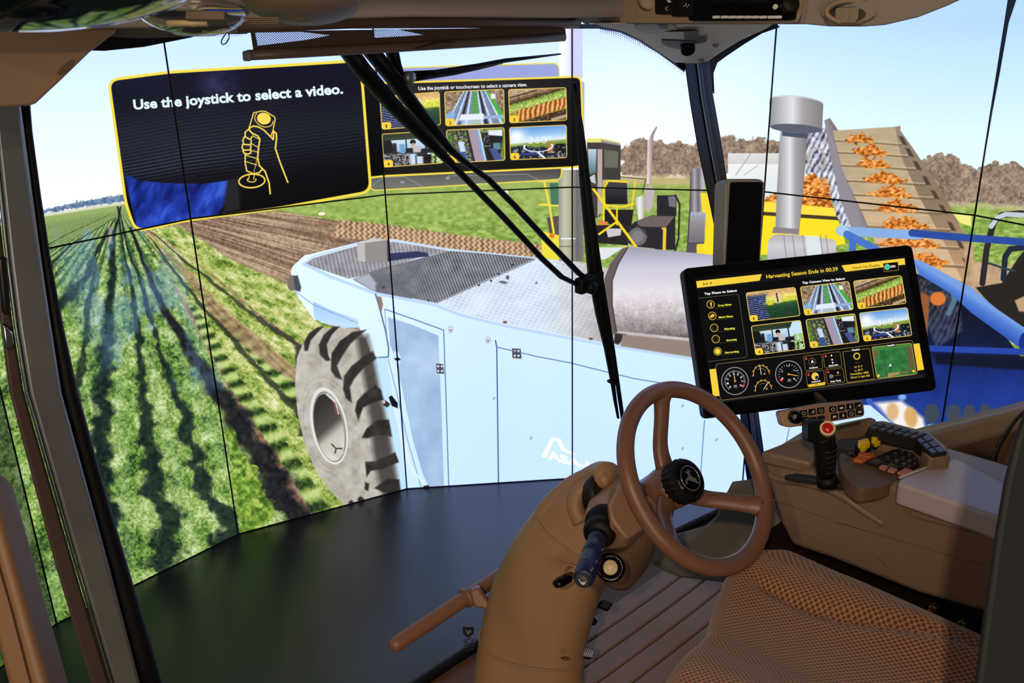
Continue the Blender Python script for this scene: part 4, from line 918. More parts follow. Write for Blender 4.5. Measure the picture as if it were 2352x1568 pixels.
# frit of the pane under the header and round the upper corners
fx = lambda u, v: pf(u, v, .14)
ribbon(fx, [(1290, 56), (1400, 54), (1450, 60), (1490, 76), (1535, 104), (1578, 140)], [(1290, 66), (1380, 66), (1427, 75), (1470, 94), (1515, 122), (1573, 164)], FV * .006).build('edge_print', FRIT, w1)
ribbon(fx, [(190, 88), (240, 84), (330, 80), (440, 70), (470, 62)], [(200, 116), (240, 117), (330, 108), (440, 86), (470, 74)], FV * .006).build('edge_print', FRIT, w1)
dot = MB()                                                            # fading dots of the printed edge
for (ua, va), (ub, vb), nrm in (((450, 74), (560, 72), (0, 1)), ((1380, 67), (1575, 166), (-.5, .85))):
    n = int(math.hypot(ub - ua, vb - va) / 5.5)
    for i in range(n):
        for k in range(3):
            s_ = (i + .5 * (k % 2)) / n; u = ua + s_ * (ub - ua); v = va + s_ * (vb - va)
            if ua > 1000: v = np.interp(u, [1380, 1420, 1460, 1515, 1573], [66, 76, 92, 122, 166]); 
            p = fx(u + nrm[0] * (1 + 4.2 * k), v + nrm[1] * (1 + 4.2 * k)); r = .0016 - .0004 * k
            dot.add([p + r * (math.cos(q) * RGT + math.sin(q) * UPV) for q in np.arange(6) * math.pi / 3], [tuple(range(6))])
tag(dot.build('printed_dots', FRIT, w1), kind='stuff')
# maker's transfer low on the pane
gp = lambda u, v: pd(u, v, (pz(1085, 1482, .0) - EYE) @ FWD - .01 + (1482 - v) * .0006)
dc = shape(gp, rpoly([(1063, 1437), (1076, 1440), (1089, 1438), (1088, 1455), (1075, 1466), (1064, 1456)], 5), FRIT, 'decal', FWD * .001, w1)
shape(lambda u, v: gp(u, v) - FWD * .001, [(1067, 1444), (1073, 1448), (1080, 1446), (1084, 1450), (1078, 1453), (1076, 1460), (1072, 1453)], GREYPRINT, 'deer_mark', FWD * .0008, dc)
for i, (a, b) in enumerate((((1064, 1470), (1082, 1464)), ((1066, 1475), (1076, 1472)), ((1082, 1470), (1090, 1466)), ((1066, 1481), (1086, 1475)), ((1068, 1487), (1076, 1485)), ((1080, 1484), (1092, 1480)), ((1070, 1493), (1088, 1489)))):
    shape(gp, [a, b, (b[0], b[1] + 2.6), (a[0], a[1] + 2.6)], FRIT, 'fine_print', FWD * .0008, dc)

# right window
w2 = empty('window_2', C(1.0, -.6, 0), 'right side window of the cab behind the touch monitor', kind='structure')
put('glass_pane', [C(.93, .0, 1.50), C(1.02, -.0, .35), C(1.0, -1.5, .55), C(.92, -1.5, 1.56)], [(0, 1, 2, 3)], GLASS, w2)
def rw(u, v): return pr(u, v, .95)
ribbon(rw, [(1624, 190), (1622, 150), (1632, 128), (1660, 108), (1700, 84), (1740, 64), (1780, 52)], [(1641, 215), (1639, 168), (1648, 144), (1670, 128), (1710, 101), (1750, 77), (1792, 62)], FV * .004).build('edge_print', FRIT, w2)

# right corner post
fr = lambda u, v: pf(u, v, np.interp(v, [100, 1100], [.13, .02]))
t2 = empty('trim_2', C(1.03, 0, 0), 'slanting black corner post between windshield and right window', kind='structure')
PL = [(1570, 132), (1585, 240), (1602, 340), (1632, 480), (1664, 640), (1690, 820), (1700, 956), (1712, 1080), (1740, 1250)]
PR = [(1634, 132), (1640, 200), (1661, 320), (1676, 420), (1694, 560), (1722, 760), (1748, 956), (1762, 1060), (1785, 1250)]
mixp = lambda a, b, s: [(p[0] * (1 - s) + q[0] * s, p[1] * (1 - s) + q[1] * s) for p, q in zip(a, b)]
RDY = unit(ray(1660, 520) + RGT * .06)
POST = mat('post_paint', (16, 17, 17), .45, spec=.2)
ribbon(fr, PL, mixp(PL, PR, .62), RDY * .05).build('post', POST, t2, bevel=.004)
ribbon(lambda u, v: fr(u, v) - FV * .003, mixp(PL, PR, .42), mixp(PL, PR, .46), RDY * .01).build('post_bead', GREYFRAME, t2)
ribbon(lambda u, v: fr(u, v) + FV * .004, mixp(PL, PR, .63), mixp(PL, PR, .86), RDY * .04).build('rubber_seal', RUBBER, t2, bevel=.003)
ribbon(lambda u, v: fr(u, v) + FV * .008, mixp(PL, PR, .84), PR, RDY * .008).build('edge_print', mat('edge_blue_black', (8, 9, 16), .4, spec=.2), t2)

# left corner post
fl_ = lambda u, v: pf(u, v, .0 + .08 * np.interp(v, [200, 1600], [1, 0]))
RDL = unit(ray(70, 800) - RGT * .04)
t1 = empty('trim_1', C(-.95, 0, 0), 'wide left corner post of dull metal with black rubber seal', kind='structure')
LY = [225, 300, 450, 600, 750, 900, 1100, 1300, 1500, 1640]
LX0 = [-52, -40, -24, -12, 2, 22, 75, 128, 188, 232]; LX1 = [68, 74, 94, 117, 145, 178, 232, 290, 348, 384]
SA = [(x, y) for x, y in zip(LX0, LY)]; SB = [(x, y) for x, y in zip(LX1, LY)]
S1 = [(np.interp(y, [225, 700, 900, 1300, 1640], [-30, 22, 55, 170, 272]), y) for y in LY]
S2 = [(np.interp(y, [225, 500, 700, 900, 1300, 1640], [44, 80, 108, 140, 250, 340]), y) for y in LY]
ribbon(fl_, SA, S1, RDL * .06).build('edge_strip', mat('brown_strip', (76, 62, 55), .4), t1, bevel=.004)
ribbon(lambda u, v: fl_(u, v) - FV * .004, [(x + 9, y) for x, y in S1], S2, RDL * .06).build('metal_face', GREYMETAL, t1, bevel=.006)
ribbon(lambda u, v: fl_(u, v) - FV * .007, S1, [(x + 6, y) for x, y in S1], RDL * .05).build('chrome_bead', CHROME, t1, bevel=.002)
MB().tube([pf(a[0] * .5 + b[0] * .5, a[1], .02 + .08 * np.interp(a[1], [200, 1600], [1, 0])) for a, b in zip(S2, SB)], [np.linalg.norm(fl_(*b) - fl_(*a)) * .52 for a, b in zip(S2, SB)], 16).build('rubber_seal', RUBBER, t1, smooth=True)
for y in (470, 508):                                                  # latch on the outer edge
    shape(lambda u, v: fl_(u, v) - FV * .01, [(-8 + (y - 470) * .2, y + 120), (12, y + 118), (22, y + 250), (4, y + 250)] if y == 470 else [(2, 740), (26, 760), (30, 790), (8, 800)], CHROME if y > 480 else mat('latch_black', (16, 14, 14), .4), 'latch_plate', FV * .012, t1, bevel=.003)
# tan cover at the top of the left post
t3 = shape(lambda u, v: pf(u, v, -.06), [(-160, 60), (150, 62), (272, 66), (262, 78), (206, 122), (140, 186), (84, 238), (70, 243), (0, 247), (-160, 252)], TAN, 'trim_3', FV * .12, None, bevel=.02, seg=4)
tag(t3, 'smooth tan cover where the left corner post meets the roof', kind='structure')
put('clip_hole', *((lambda a: (a, [tuple(range(len(a)))]))([pf(u, v, -.0605) for u, v in ell(152, 155, 26, 9, -42)])), TAN_DARK, t3)

# header along the front of the roof
def tcut(u):
    a = (pf(min(u, 1445), 50, -.12) - EYE) @ FWD
    return a if u <= 1445 else 1 / (1 / a + (u - 1445) / 855 * (1 / (a - .38) - 1 / a))
def hd(u, v, lift=0.0): return pd(u, v, tcut(u) - lift)
hb_ = MB()
eL = [(-200, 66), (100, 66), (262, 66), (420, 64), (540, 57), (660, 50), (780, 44), (948, 39), (1152, 40), (1300, 42), (1400, 40), (1425, 38), (1462, 55), (1490, 55)]
hb_.prism([hd(u, v) for u, v in eL] + [hd(u, -170) for u, v in eL[::-1]], FV * .14)
eR = [(1452, 56), (1600, 56), (1750, 56), (1850, 56), (1905, 61), (1980, 61.5), (2031, 58), (2108, 40), (2172, 15), (2205, 0), (2250, -28)]
hb_.prism([hd(u, v) for u, v in eR] + [hd(u, -170) for u, v in eR[::-1]], np.array([.06, .12, 0]))
hb_.prism([C(-1, -.1, 1.80), C(1.05, -.1, 1.80), C(1.05, -.6, 1.86), C(-1, -.6, 1.86)], ZV * .03)
ce = hb_.build('ceiling', HEADLINER, None, bevel=.012, seg=3)
tag(ce, 'grey-brown cloth headliner along the front of the cab roof', kind='structure')
# shallow visor strip under the left end of the header
t5 = shape(lambda u, v: pf(u, v, .06), [(232, 84), (266, 62), (545, 52), (545, 76), (480, 78), (452, 84), (330, 88)], mat('visor_strip', (88, 78, 68), .7), 'trim_5', FV * .03, None, bevel=.004)
tag(t5, 'grey strip under the header left of the roller blind', kind='structure')
# tan cover at the top of the right post
def cov(u, v): return pd(u, v, 1 / np.interp(v, [52, 146], [1 / (tcut(1600) + .08), 1 / 2.42]))
t4 = plate(cov, [(1392, 52), (1790, 52), (1768, 66), (1706, 94), (1660, 122), (1634, 140), (1610, 146), (1580, 145), (1550, 124), (1508, 94), (1465, 72), (1415, 61)], FV * .05).build('trim_4', mat('cover_plastic', (196, 184, 166), .6), None, bevel=.012, seg=3)
tag(t4, 'pale cover where the right corner post meets the roof', kind='structure')
# right wall under the side window, with its sill
wl = empty('wall_right', C(.9, -.8, 0), 'brown right cab wall with rounded sill beyond the armrest console', kind='structure')
sl_ = lambda u, v: pr(u, v, .86)
ribbon(sl_, [(2060, 1008), (2120, 992), (2200, 972), (2280, 952), (2360, 932), (2480, 900)], [(2080, 1062), (2135, 1050), (2200, 1033), (2280, 1010), (2360, 988), (2480, 955)], RV * .08).build('sill', mat('sill_plastic', (128, 112, 96), .4, grain=.2), wl, bevel=.015, seg=3)
shape(lambda u, v: pr(u, v, .87), [(2060, 1050), (2135, 1045), (2280, 1005), (2480, 950), (2480, 1330), (2060, 1250)], mat('wall_brown', (84, 60, 46), .6), 'lower_panel', RV * .04, wl)
# near door frame at the left
d1 = empty('door_1', pd(20, 1560, 1.05), 'tan edge of the open cab door at the lower left', kind='structure')
dn = lambda u, v: pd(u, v, 1.05)
ribbon(dn, [(-90, 1060), (-70, 1200), (-30, 1400), (14, 1568), (40, 1660)], [(-18, 1130), (12, 1240), (62, 1420), (104, 1568), (128, 1660)], FWD * .05).build('frame_rail', WOODTAN, d1, bevel=.008, seg=3)
ribbon(lambda u, v: pd(u, v, 1.045), [(-60, 1130), (-30, 1240), (16, 1400), (60, 1568), (80, 1640)], [(-52, 1130), (-22, 1240), (24, 1400), (68, 1568), (88, 1640)], FWD * .01).build('frame_groove', TAN_DARK, d1)

# ------------------------------------------------------------------ roller blind
rb = empty('roller_blind', pf(930, 90, .05), 'half lowered perforated roller blind at the top of the windshield', 'blind')
bf = lambda u, v: pf(u, v, .03)
BL = mat('blind_bar', (98, 76, 58), .5, grain=.1)
MB().tube([bf(545, 61), bf(800, 51), bf(1060, 49), bf(1325, 51)], [.0105, .011, .0125, .0135], 16).build('roller_tube', BL, rb, smooth=True)
shape(bf, [(538, 56), (572, 54), (572, 78), (541, 79)], GREYFRAME, 'end_bracket', FV * .03, rb, bevel=.003); shape(bf, [(1310, 44), (1330, 44), (1330, 64), (1304, 66)], BL, 'end_bracket', FV * .04, rb, bevel=.003)
SOLID = mat('blind_cloth', (84, 64, 48), .85, grain=.5, gscale=700)
BM = bpy.data.materials.new('blind_mesh'); BM.use_nodes = True          # cloth with real see-through holes
nt = BM.node_tree; bs = nt.nodes['Principled BSDF']; bs.inputs['Base Color'].default_value = (*lin((60, 46, 40)), 1); bs.inputs['Roughness'].default_value = .8
uvn = nt.nodes.new('ShaderNodeUVMap'); gts = []
for off in (0, .5):
    ad = nt.nodes.new('ShaderNodeVectorMath'); ad.inputs[1].default_value = (off, off, 0)
    fra = nt.nodes.new('ShaderNodeVectorMath'); fra.operation = 'FRACTION'
    sub = nt.nodes.new('ShaderNodeVectorMath'); sub.operation = 'SUBTRACT'; sub.inputs[1].default_value = (.5, .5, 0)
    ln = nt.nodes.new('ShaderNodeVectorMath'); ln.operation = 'LENGTH'
    gt = nt.nodes.new('ShaderNodeMath'); gt.operation = 'GREATER_THAN'; gt.inputs[1].default_value = .27
    nt.links.new(uvn.outputs[0], ad.inputs[0]); nt.links.new(ad.outputs[0], fra.inputs[0]); nt.links.new(fra.outputs[0], sub.inputs[0]); nt.links.new(sub.outputs[0], ln.inputs[0]); nt.links.new(ln.outputs['Value'], gt.inputs[0]); gts.append(gt)
mn = nt.nodes.new('ShaderNodeMath'); mn.operation = 'MULTIPLY'
nt.links.new(gts[0].outputs[0], mn.inputs[0]); nt.links.new(gts[1].outputs[0], mn.inputs[1]); nt.links.new(mn.outputs[0], bs.inputs['Alpha'])
bq = [(575, 72), (1298, 62), (1300, 80), (582, 118), (586, 75), (690, 73), (758, 81), (700, 92), (592, 105), (857, 70), (915, 68), (972, 80), (930, 83), (857, 87)]
fb = put('blind_cloth', [bf(u, v) for u, v in bq], [(0, 4, 8, 3), (0, 1, 11, 10, 9, 6, 5, 4), (3, 8, 7, 6, 9, 13, 12, 11, 1, 2)], SOLID, rb)
for idx in ((4, 5, 6, 7, 8), (9, 10, 11, 12, 13)):                      # the single layer where light passes
    mp = put('perforated_patch', [bf(*bq[i]) for i in idx], [tuple(range(5))], BM, rb)
    uvl = mp.data.uv_layers.new(name='UVMap')
    for li, l in enumerate(mp.data.loops): uvl.data[li].uv = (bq[idx[l.vertex_index]][0] / 5.6, bq[idx[l.vertex_index]][1] / 5.2)
bar = [bf(570, 117), bf(700, 111), bf(900, 101), bf(1100, 90), bf(1296, 78)]
MB().tube([p + UPV * -.007 for p in bar], .0066, 10, flat=1.35).build('bottom_bar', mat('blind_rail', (112, 92, 74), .45), rb, smooth=True)
shape(lambda u, v: pf(u, v, .015), [(568, 118), (578, 116), (580, 140), (570, 142)], mat('end_cap_grey', (130, 124, 112), .5), 'end_cap', FV * .02, rb, bevel=.003)
shape(lambda u, v: pf(u, v, .01), [(958, 112), (1010, 96), (1048, 97), (1040, 110), (1010, 113), (966, 116)], BL, 'pull_tab', FV * .02, rb, bevel=.003)
lp = spline([bf(523, 72), bf(514, 84), bf(508, 96), bf(512, 102), bf(520, 98), bf(526, 86), bf(525, 72)], 5)
MB().tube(lp, .0011, 6).build('pull_cord', mat('cord_blue_grey', (70, 92, 120), .6), rb, smooth=True)

# ------------------------------------------------------------------ wipers outside the glass
wf = lambda u, v: pf(u, v, .235)
wp = empty('windshield_wiper', wf(1340, 640), 'long black twin-arm wiper with upright blade across the windshield', 'wiper')
def flatbar(pts, w, name, parent, m=WIPER, d=.012, fn=wf):
    P_ = [fn(u, v) for u, v in pts]
    MB().tube(P_, w, 8, flat=.6).build(name, m, parent, smooth=True)
flatbar([(795, 110), (830, 158), (900, 240), (960, 300), (1010, 350), (1062, 402), (1150, 492), (1245, 594), (1290, 636), (1340, 660)], [.026, .026, .024, .023, .016, .0115, .0112, .0112, .0115, .012], 'wiper_arm', wp)
flatbar([(842, 105), (900, 175), (948, 240), (985, 285), (1030, 340), (1062, 368), (1120, 410), (1180, 470), (1260, 556), (1330, 628), (1350, 640)], [.024, .024, .022, .02, .0135, .0115, .0112, .0112, .0112, .012, .012], 'wiper_arm', wp)
flatbar([(1322, 205), (1333, 300), (1343, 420), (1353, 520), (1362, 620), (1378, 720), (1395, 800), (1406, 870), (1413, 920), (1420, 960)], [.005, .012, .017, .019, .02, .017, .013, .009, .007, .005], 'blade_carrier', wp)
flatbar([(1318, 190), (1340, 330), (1356, 470), (1373, 590), (1390, 700), (1408, 810), (1425, 925), (1434, 985), (1447, 1055)], [.006, .008, .009, .009, .009, .009, .008, .007, .004], 'blade_rubber', wp, WIPER, fn=lambda u, v: pf(u, v, .215))
for u, v in ((1335, 652), (1360, 640)):
    MB().box(wf(u, v) - FV * .01, RV, FV, ZV, .05, .03, .045).build('pivot_block', WIPER, wp, bevel=.006)
MB().lathe(wf(1338, 655) - FV * .02, -FV, [(0, .018), (.02, .018), (.026, .012)], 16).build('pivot_cap', BLACK, wp, smooth=True)
flatbar([(1340, 408), (1346, 400)], .012, 'blade_clip', wp); flatbar([(1400, 875), (1410, 880)], .010, 'blade_clip', wp)
wq = empty('short_wiper', wf(1050, 160), 'short black wiper lying near level below the roller blind', 'wiper')
flatbar([(896, 108), (902, 124), (910, 150), (920, 178)], [.016, .018, .015, .014], 'wiper_arm', wq)
flatbar([(922, 182), (980, 174), (1040, 166), (1100, 154), (1130, 148)], [.015, .014, .012, .010, .008], 'wiper_arm', wq)
flatbar([(935, 166), (1000, 164), (1100, 150), (1160, 139), (1220, 132), (1287, 124)], [.004, .006, .008, .0085, .006, .0035], 'blade', wq, WIPER, fn=lambda u, v: pf(u, v, .225))
flatbar([(1128, 148), (1150, 143)], .009, 'blade_clip', wq, CHROME)
MB().lathe(wf(922, 176) - FV * .02, -FV, [(0, .014), (.015, .013), (.018, .006)], 14).build('pivot_cap', GREYMETAL, wq, smooth=True)

# ------------------------------------------------------------------ on the header: radio, switches, vent, lamps
def fnl(lift): return lambda u, v: hd(u, v, lift)
rp = empty('overhead_console', hd(1650, 50), 'beige overhead switch panel fixed to the headliner above the right post', 'panel')
BEIGE = mat('beige_plastic', (142, 122, 96), .55)
shape(fnl(.03), [(1456, -60), (1850, -60), (1842, 30), (1834, 50), (1820, 53), (1466, 53)], BEIGE, 'panel_body', FV * .05, rp, bevel=.006)
shape(fnl(.032), [(1470, -40), (1604, -40), (1604, 40), (1470, 40)], BEIGE, 'switch_plate', FV * .01, rp, bevel=.002)
for u0, u1, vb in ((1518, 1548, 33), (1555, 1594, 38)):
    k = shape(fnl(.038), rpoly([(u0, -40), (u1, -40), (u1 - 1, vb), (u0 + 1, vb)], 7), BLACK, 'rocker_switch', FV * .016, rp, bevel=.002)
    if u0 < 1550: 
        MB().torus(hd(1533, 19.5, .0384), -FWD, .0035, .0006, 16, 6).build('switch_mark', WHITEPRINT, k); shape(fnl(.0388), [(1532, 0), (1540, 1), (1541, 6), (1534, 5)], WHITEPRINT, 'switch_mark', FV * .0006, k)
    else:
        for a, b in ((1575, 9), (1582, 12), (1571, 14), (1578, 16), (1576, 12)): MB().lathe(hd(a, b, .0388), -FWD, [(0, .0012), (.0004, .0012)], 6).build('switch_mark', WHITEPRINT, k)
MB().lathe(hd(1490, 0, .033), -FWD, [(0, .022), (.006, .021), (.008, .018)], 24).build('blank_cap', BEIGE, rp, smooth=True)
rd = empty('radio', hd(1725, 20), 'black car radio with a row of pale keys in the overhead panel', 'radio')
shape(fnl(.040), [(1606, -60), (1846, -60), (1829, 47), (1609, 49)], BLACK_GLOSS, 'radio_body', FV * .03, rd, bevel=.004)
shape(fnl(.042), [(1640, -40), (1770, -40), (1770, 8), (1640, 8)], mat('radio_display', (16, 17, 20), .15), 'radio_display', FV * .004, rd)
for i in range(8):
    u = 1641 + i * 17.8 + (i > 0) * 1.2; w = 13 if i < 7 else 28
    if i == 7: u = 1768
    shape(fnl(.044), [(u, 36), (u + w, 35.6), (u + w, 42.5), (u, 43)], WHITEPRINT, 'preset_key', FV * .005, rd, bevel=.0008)
MB().lathe(hd(1780, 16.5, .043), -FWD, [(0, .005), (.004, .0046)], 16).build('eject_key', WHITEPRINT, rd)
MB().lathe(hd(1812, 14, .042), -FWD, [(0, .017), (.012, .016), (.015, .013)], 24).build('volume_knob', BLACK, rd, smooth=True)
vt = empty('air_vent', hd(1955, 27), 'round pale air vent with two vanes in the headliner', 'vent')
def oval(c, rx, ry, r, n=40, k=10):
    return MB().rings([[c + RGT * (rx + r * math.cos(q)) * math.cos(t) + UPV * (ry + r * math.cos(q)) * math.sin(t) - FWD * r * math.sin(q) for q in np.arange(k) * 2 * math.pi / k] for t in np.arange(n) * 2 * math.pi / n], False, True)
vs_ = (hd(1955, 27) - EYE) @ FWD / FPX
oval(hd(1955, 27, .014), 56 * vs_, 25 * vs_, .0045).build('vent_ring', BEIGE, vt, smooth=True)
shape(fnl(.012), ell(1955, 27, 56, 25), HEADLINER, 'vent_dish', FV * .012, vt)
shape(fnl(.016), ell(1953, 32, 36, 16), mat('vent_shadow', (58, 50, 40), .7), 'vent_bowl', FV * .012, vt)
for u in (1944, 1966):
    shape(fnl(.030), [(u - 4, 18), (u + 8, 16), (u + 6, 42), (u - 2, 53), (u - 7, 50)], mat('vent_vane', (128, 120, 102), .5), 'vane', FV * .018, vt, bevel=.002)
lt = empty('map_light', cov(1512, 66), 'oval map light with dark lens on the right post cover', 'lamp')
cl = lambda l: (lambda u, v: cov(u, v) - ray(u, v) * l)
shape(cl(.012), ell(1512, 64, 44, 14, 4), BEIGE, 'light_base', FV * .02, lt, bevel=.004); shape(cl(.016), ell(1498, 62, 18, 8, 4), mat('smoked_lens', (92, 86, 78), .5), 'lens', FV * .01, lt, bevel=.003); shape(cl(.017), [(1518, 57), (1535, 57), (1535, 67), (1518, 66)], BLACK, 'rocker', FV * .01, lt, bevel=.001)
sc_ = empty('ceiling_camera', cov(1580, 95), 'small black camera on a pale bracket below the overhead panel', 'camera')
shape(cl(.03), [(1546, 73), (1574, 72), (1577, 92), (1554, 96), (1546, 86)], mat('bracket_white', (150, 144, 132), .5), 'bracket', FV * .03, sc_, bevel=.004); shape(cl(.035), [(1576, 71), (1606, 70), (1607, 95), (1578, 98)], BLACK, 'clamp', FV * .03, sc_, bevel=.004)
shape(cl(.04), [(1548, 92), (1600, 94), (1602, 108), (1585, 114), (1560, 108), (1550, 102)], BLACK, 'camera_body', FV * .04, sc_, bevel=.006); shape(cl(.04), [(1600, 95), (1618, 90), (1628, 86), (1624, 96), (1606, 101)], BLACK, 'lever', FV * .012, sc_, bevel=.003)
MB().lathe(cl(.035)(1579, 104), -ZV * .8 - FWD * .6, [(0, .017), (.014, .017), (.018, .0155)], 24).build('lens_barrel', BLACK, sc_, smooth=True); MB().lathe(cl(.035)(1579, 104), -ZV * .8 - FWD * .6, [(.017, .0145), (.019, .0145)], 24).build('lens', BLACK_GLOSS, sc_)
for u, v in ((1642, 102), (1610, 136)): MB().lathe(cov(u, v) - FV * .002, -FWD, [(0, .008), (.004, .0065)], 16).build('screw_cap', HEADLINER, t4, smooth=True)

dl = empty('dome_light', hd(440, 40), 'clear domed ceiling light under the headliner at the upper left', 'lamp')
def dome(c, a, b, h, n=28, m=7, dn_=None):
    vs = [];
    for j in range(m + 1):
        q = j / m * math.pi / 2
        vs.append([c + a * math.cos(q) * math.cos(2 * math.pi * i / n) + b * math.cos(q) * math.sin(2 * math.pi * i / n) + h * math.sin(q) for i in range(n)])
    return MB().rings(vs, True)
dc_ = pd(440, 26, 1.15); dw = np.linalg.norm(pd(565, 26, 1.15) - dc_)
dome(dc_, RGT * dw, FWD * dw * .8, -UPV * .026).build('lens', CLEAR, dl, smooth=True)
dome(dc_ + UPV * .004, RGT * dw * 1.04, FWD * dw * .84, UPV * .02).build('light_base', HEADLINER, dl, smooth=True)
MB().box(dc_ - UPV * .008 + RGT * .02, RGT, FWD, UPV, .05, .02, .012).build('lamp_holder', mat('holder', (112, 96, 84), .4), dl, bevel=.002); MB().tube([dc_ - UPV * .015 - RGT * .03, dc_ - UPV * .015 + RGT * .02], .004, 10).build('bulb', CREAM, dl, smooth=True)
spk = empty('ceiling_speaker', hd(690, 12), 'round tan speaker housing bulging from the headliner beside the dome light', 'speaker')
dome(pd(690, -4, 1.28), RGT * .085, FWD * .07, -UPV * .030).build('housing', mat('speaker_housing', (116, 100, 86), .5, grain=.2), spk, smooth=True)
for i in range(4): shape(lambda u, v: pd(u, v, 1.24), [(540 + 4 * i, 38 + 5 * i), (640, 40 + 4 * i), (640, 41.5 + 4 * i), (540 + 4 * i, 40 + 5 * i)], TAN_DARK, 'louvre', FWD * .006, spk)
gm = empty('overhead_mirror', pd(150, -20, .75), 'glossy dark convex mirror hanging at the upper left roof corner', 'mirror')
MIR = mat('dark_mirror', (120, 128, 140), .06, metal=1.0)
dome(pd(110, -62, .75), (RGT * .985 + UPV * .12) * .150, FWD * .09, -UPV * .034).build('mirror_face', MIR, gm, smooth=True)
dome(pd(110, -62, .75), (RGT * .985 + UPV * .12) * .156, FWD * .095, UPV * .03).build('mirror_shell', BLACK, gm, smooth=True)
# ------------------------------------------------------------------ steering wheel
WC = np.array([.3705, 1.6480, 1.9 - .927]); WN = unit((.5485, -.5465, .6328)); WR = .187
wa = unit(np.cross(WN, (0, 0, 1.0))); wb = np.cross(WN, wa)
def wp_(a, r, h=0.0): return WC + r * (math.cos(a) * wa + math.sin(a) * wb) + h * WN
def pix(p): d = np.asarray(p) - EYE; w = d @ FWD; return np.array([1176 + FPX * (d @ RGT) / w, 784 - FPX * (d @ UPV) / w])
def ang(u, v): return min((q * math.pi / 180 for q in range(360)), key=lambda a: np.hypot(*(pix(wp_(a, WR)) - (u, v))))
sw = empty('steering_wheel', WC, 'brown three-spoke steering wheel with black leaping-deer hub cap', 'steering wheel')
WM = mat('wheel_rim_plastic', (116, 80, 62), .38, grain=.15, gscale=1200)
MB().torus(WC, WN, WR, .0178, 96, 16).build('rim', WM, sw, smooth=True)
for u, v in ((1522, 903), (1742, 1163), (1534, 1270)):
    a = ang(u, v); da = .0
    path = spline([wp_(a, .040, -.078), wp_(a, .085, -.066), wp_(a, .14, -.030), wp_(a, WR - .004, -.004)], 5)
    n_ = len(path)
    MB().tube(path, [.0225 - .0055 * math.sin(math.pi * min(1, i / n_ * 1.0)) * .8 + (.003 if i > n_ - 3 else 0) for i in range(n_)], 14, flat=.75, up=WN).build('spoke', WM, sw, smooth=True)
MB().lathe(WC - WN * .150, WN, [(0, .040), (.03, .043), (.05, .047), (.085, .047), (.092, .042)], 32).build('hub_boss', WM, sw, smooth=True)
kn = MB(); nk = 44; rings = []
for h, r in ((-.063, .040), (-.061, .0455), (-.037, .0475), (-.027, .043), (-.025, .038)):
    rings.append([wp_(2 * math.pi * i / (nk * 2), r * (1 - (.045 if (i // 2) % 2 and -.062 < h < -.035 else 0)), h) for i in range(nk * 2)])
kn.rings(rings); hc = kn.build('hub_cap', BLACK, sw)
MB().lathe(WC - WN * .0252, WN, [(0, .036), (.003, .033), (.0032, .0)], 40).build('cap_face', BLACK_GLOSS, hc, smooth=False)
MB().torus(WC - WN * .0218, WN, .0262, .0009, 48, 6).build('emblem_ring', mat('silver', (190, 188, 182), .25, metal=.8), hc, smooth=True)
# the leaping deer in the wheel's own plane, upright on the photographed wheel
ex = unit(pix(WC + wa * .01) - pix(WC)); 
tu = unit(RGT - WN * (RGT @ WN)); tv = np.cross(WN, tu)
def dz(x, y): 
    c, s = math.cos(math.radians(-14)), math.sin(math.radians(-14))
    return WC - WN * .0219 + tu * (c * x - s * y) * .0262 + tv * (s * x + c * y) * .0185
deer = [(-.15, .18), (-.32, .32), (-.50, .42), (-.66, .40), (-.60, .52), (-.44, .56), (-.40, .72), (-.52, .86), (-.40, .80), (-.34, .92), (-.26, .74), (-.10, .80), (-.18, .66), (-.28, .54), (-.16, .42), (.04, .30), (.36, .22), (.50, .34), (.56, .24), (.56, .10), (.88, -.10), (.94, .06), (.98, -.14), (.70, -.26), (.46, -.22), (.24, -.28), (.02, -.30), (-.18, -.34), (-.30, -.54), (-.12, -.84), (-.24, -.88), (-.44, -.52), (-.36, -.22), (-.30, -.02)]
MB().prism([dz(x, y) for x, y in deer], WN * .0008).build('emblem_deer', bpy.data.materials['silver'], hc)

# ------------------------------------------------------------------ steering column
sc = empty('steering_column', pd(1215, 1600, 2.26), 'thick brown curved steering column rising from the floor', 'steering column')
SPX = [(1212, 1700, 2.30, 128), (1214, 1568, 2.26, 126), (1226, 1460, 2.23, 122), (1250, 1370, 2.20, 122), (1284, 1290, 2.16, 116), (1322, 1225, 2.12, 106), (1352, 1180, 2.09, 92), (1380, 1145, 2.07, 72)]
sp_ = spline([pd(u, v, t) for u, v, t, w in SPX], 6); sw_ = np.interp(np.linspace(0, len(SPX) - 1, len(sp_)), range(len(SPX)), [w * t / FPX for u, v, t, w in SPX])
rings = []
for i, p in enumerate(sp_):
    t = unit(sp_[min(i + 1, len(sp_) - 1)] - sp_[max(i - 1, 0)]); a = unit(np.cross(t, unit(ray(*pix(p))))); b = unit(np.cross(t, a))
    rings.append([p + sw_[i] * (np.sign(math.cos(q)) * abs(math.cos(q)) ** .85 * a + .8 * np.sign(math.sin(q)) * abs(math.sin(q)) ** .85 * b) for q in np.linspace(0, 2 * math.pi, 33)[:-1]])
MB().rings(rings).build('column_cover', COLUMN, sc, smooth=True)
def seam(i0, name, th=.0028, lo=-20, hi=200):
    r = rings[i0]; rr = spline([r[k % 32] + (r[k % 32] - sp_[i0]) * .004 for k in range(0, 33, 2)], 3)
    return MB().tube(rr, th, 6).build(name, TAN_DARK, sc, smooth=True)
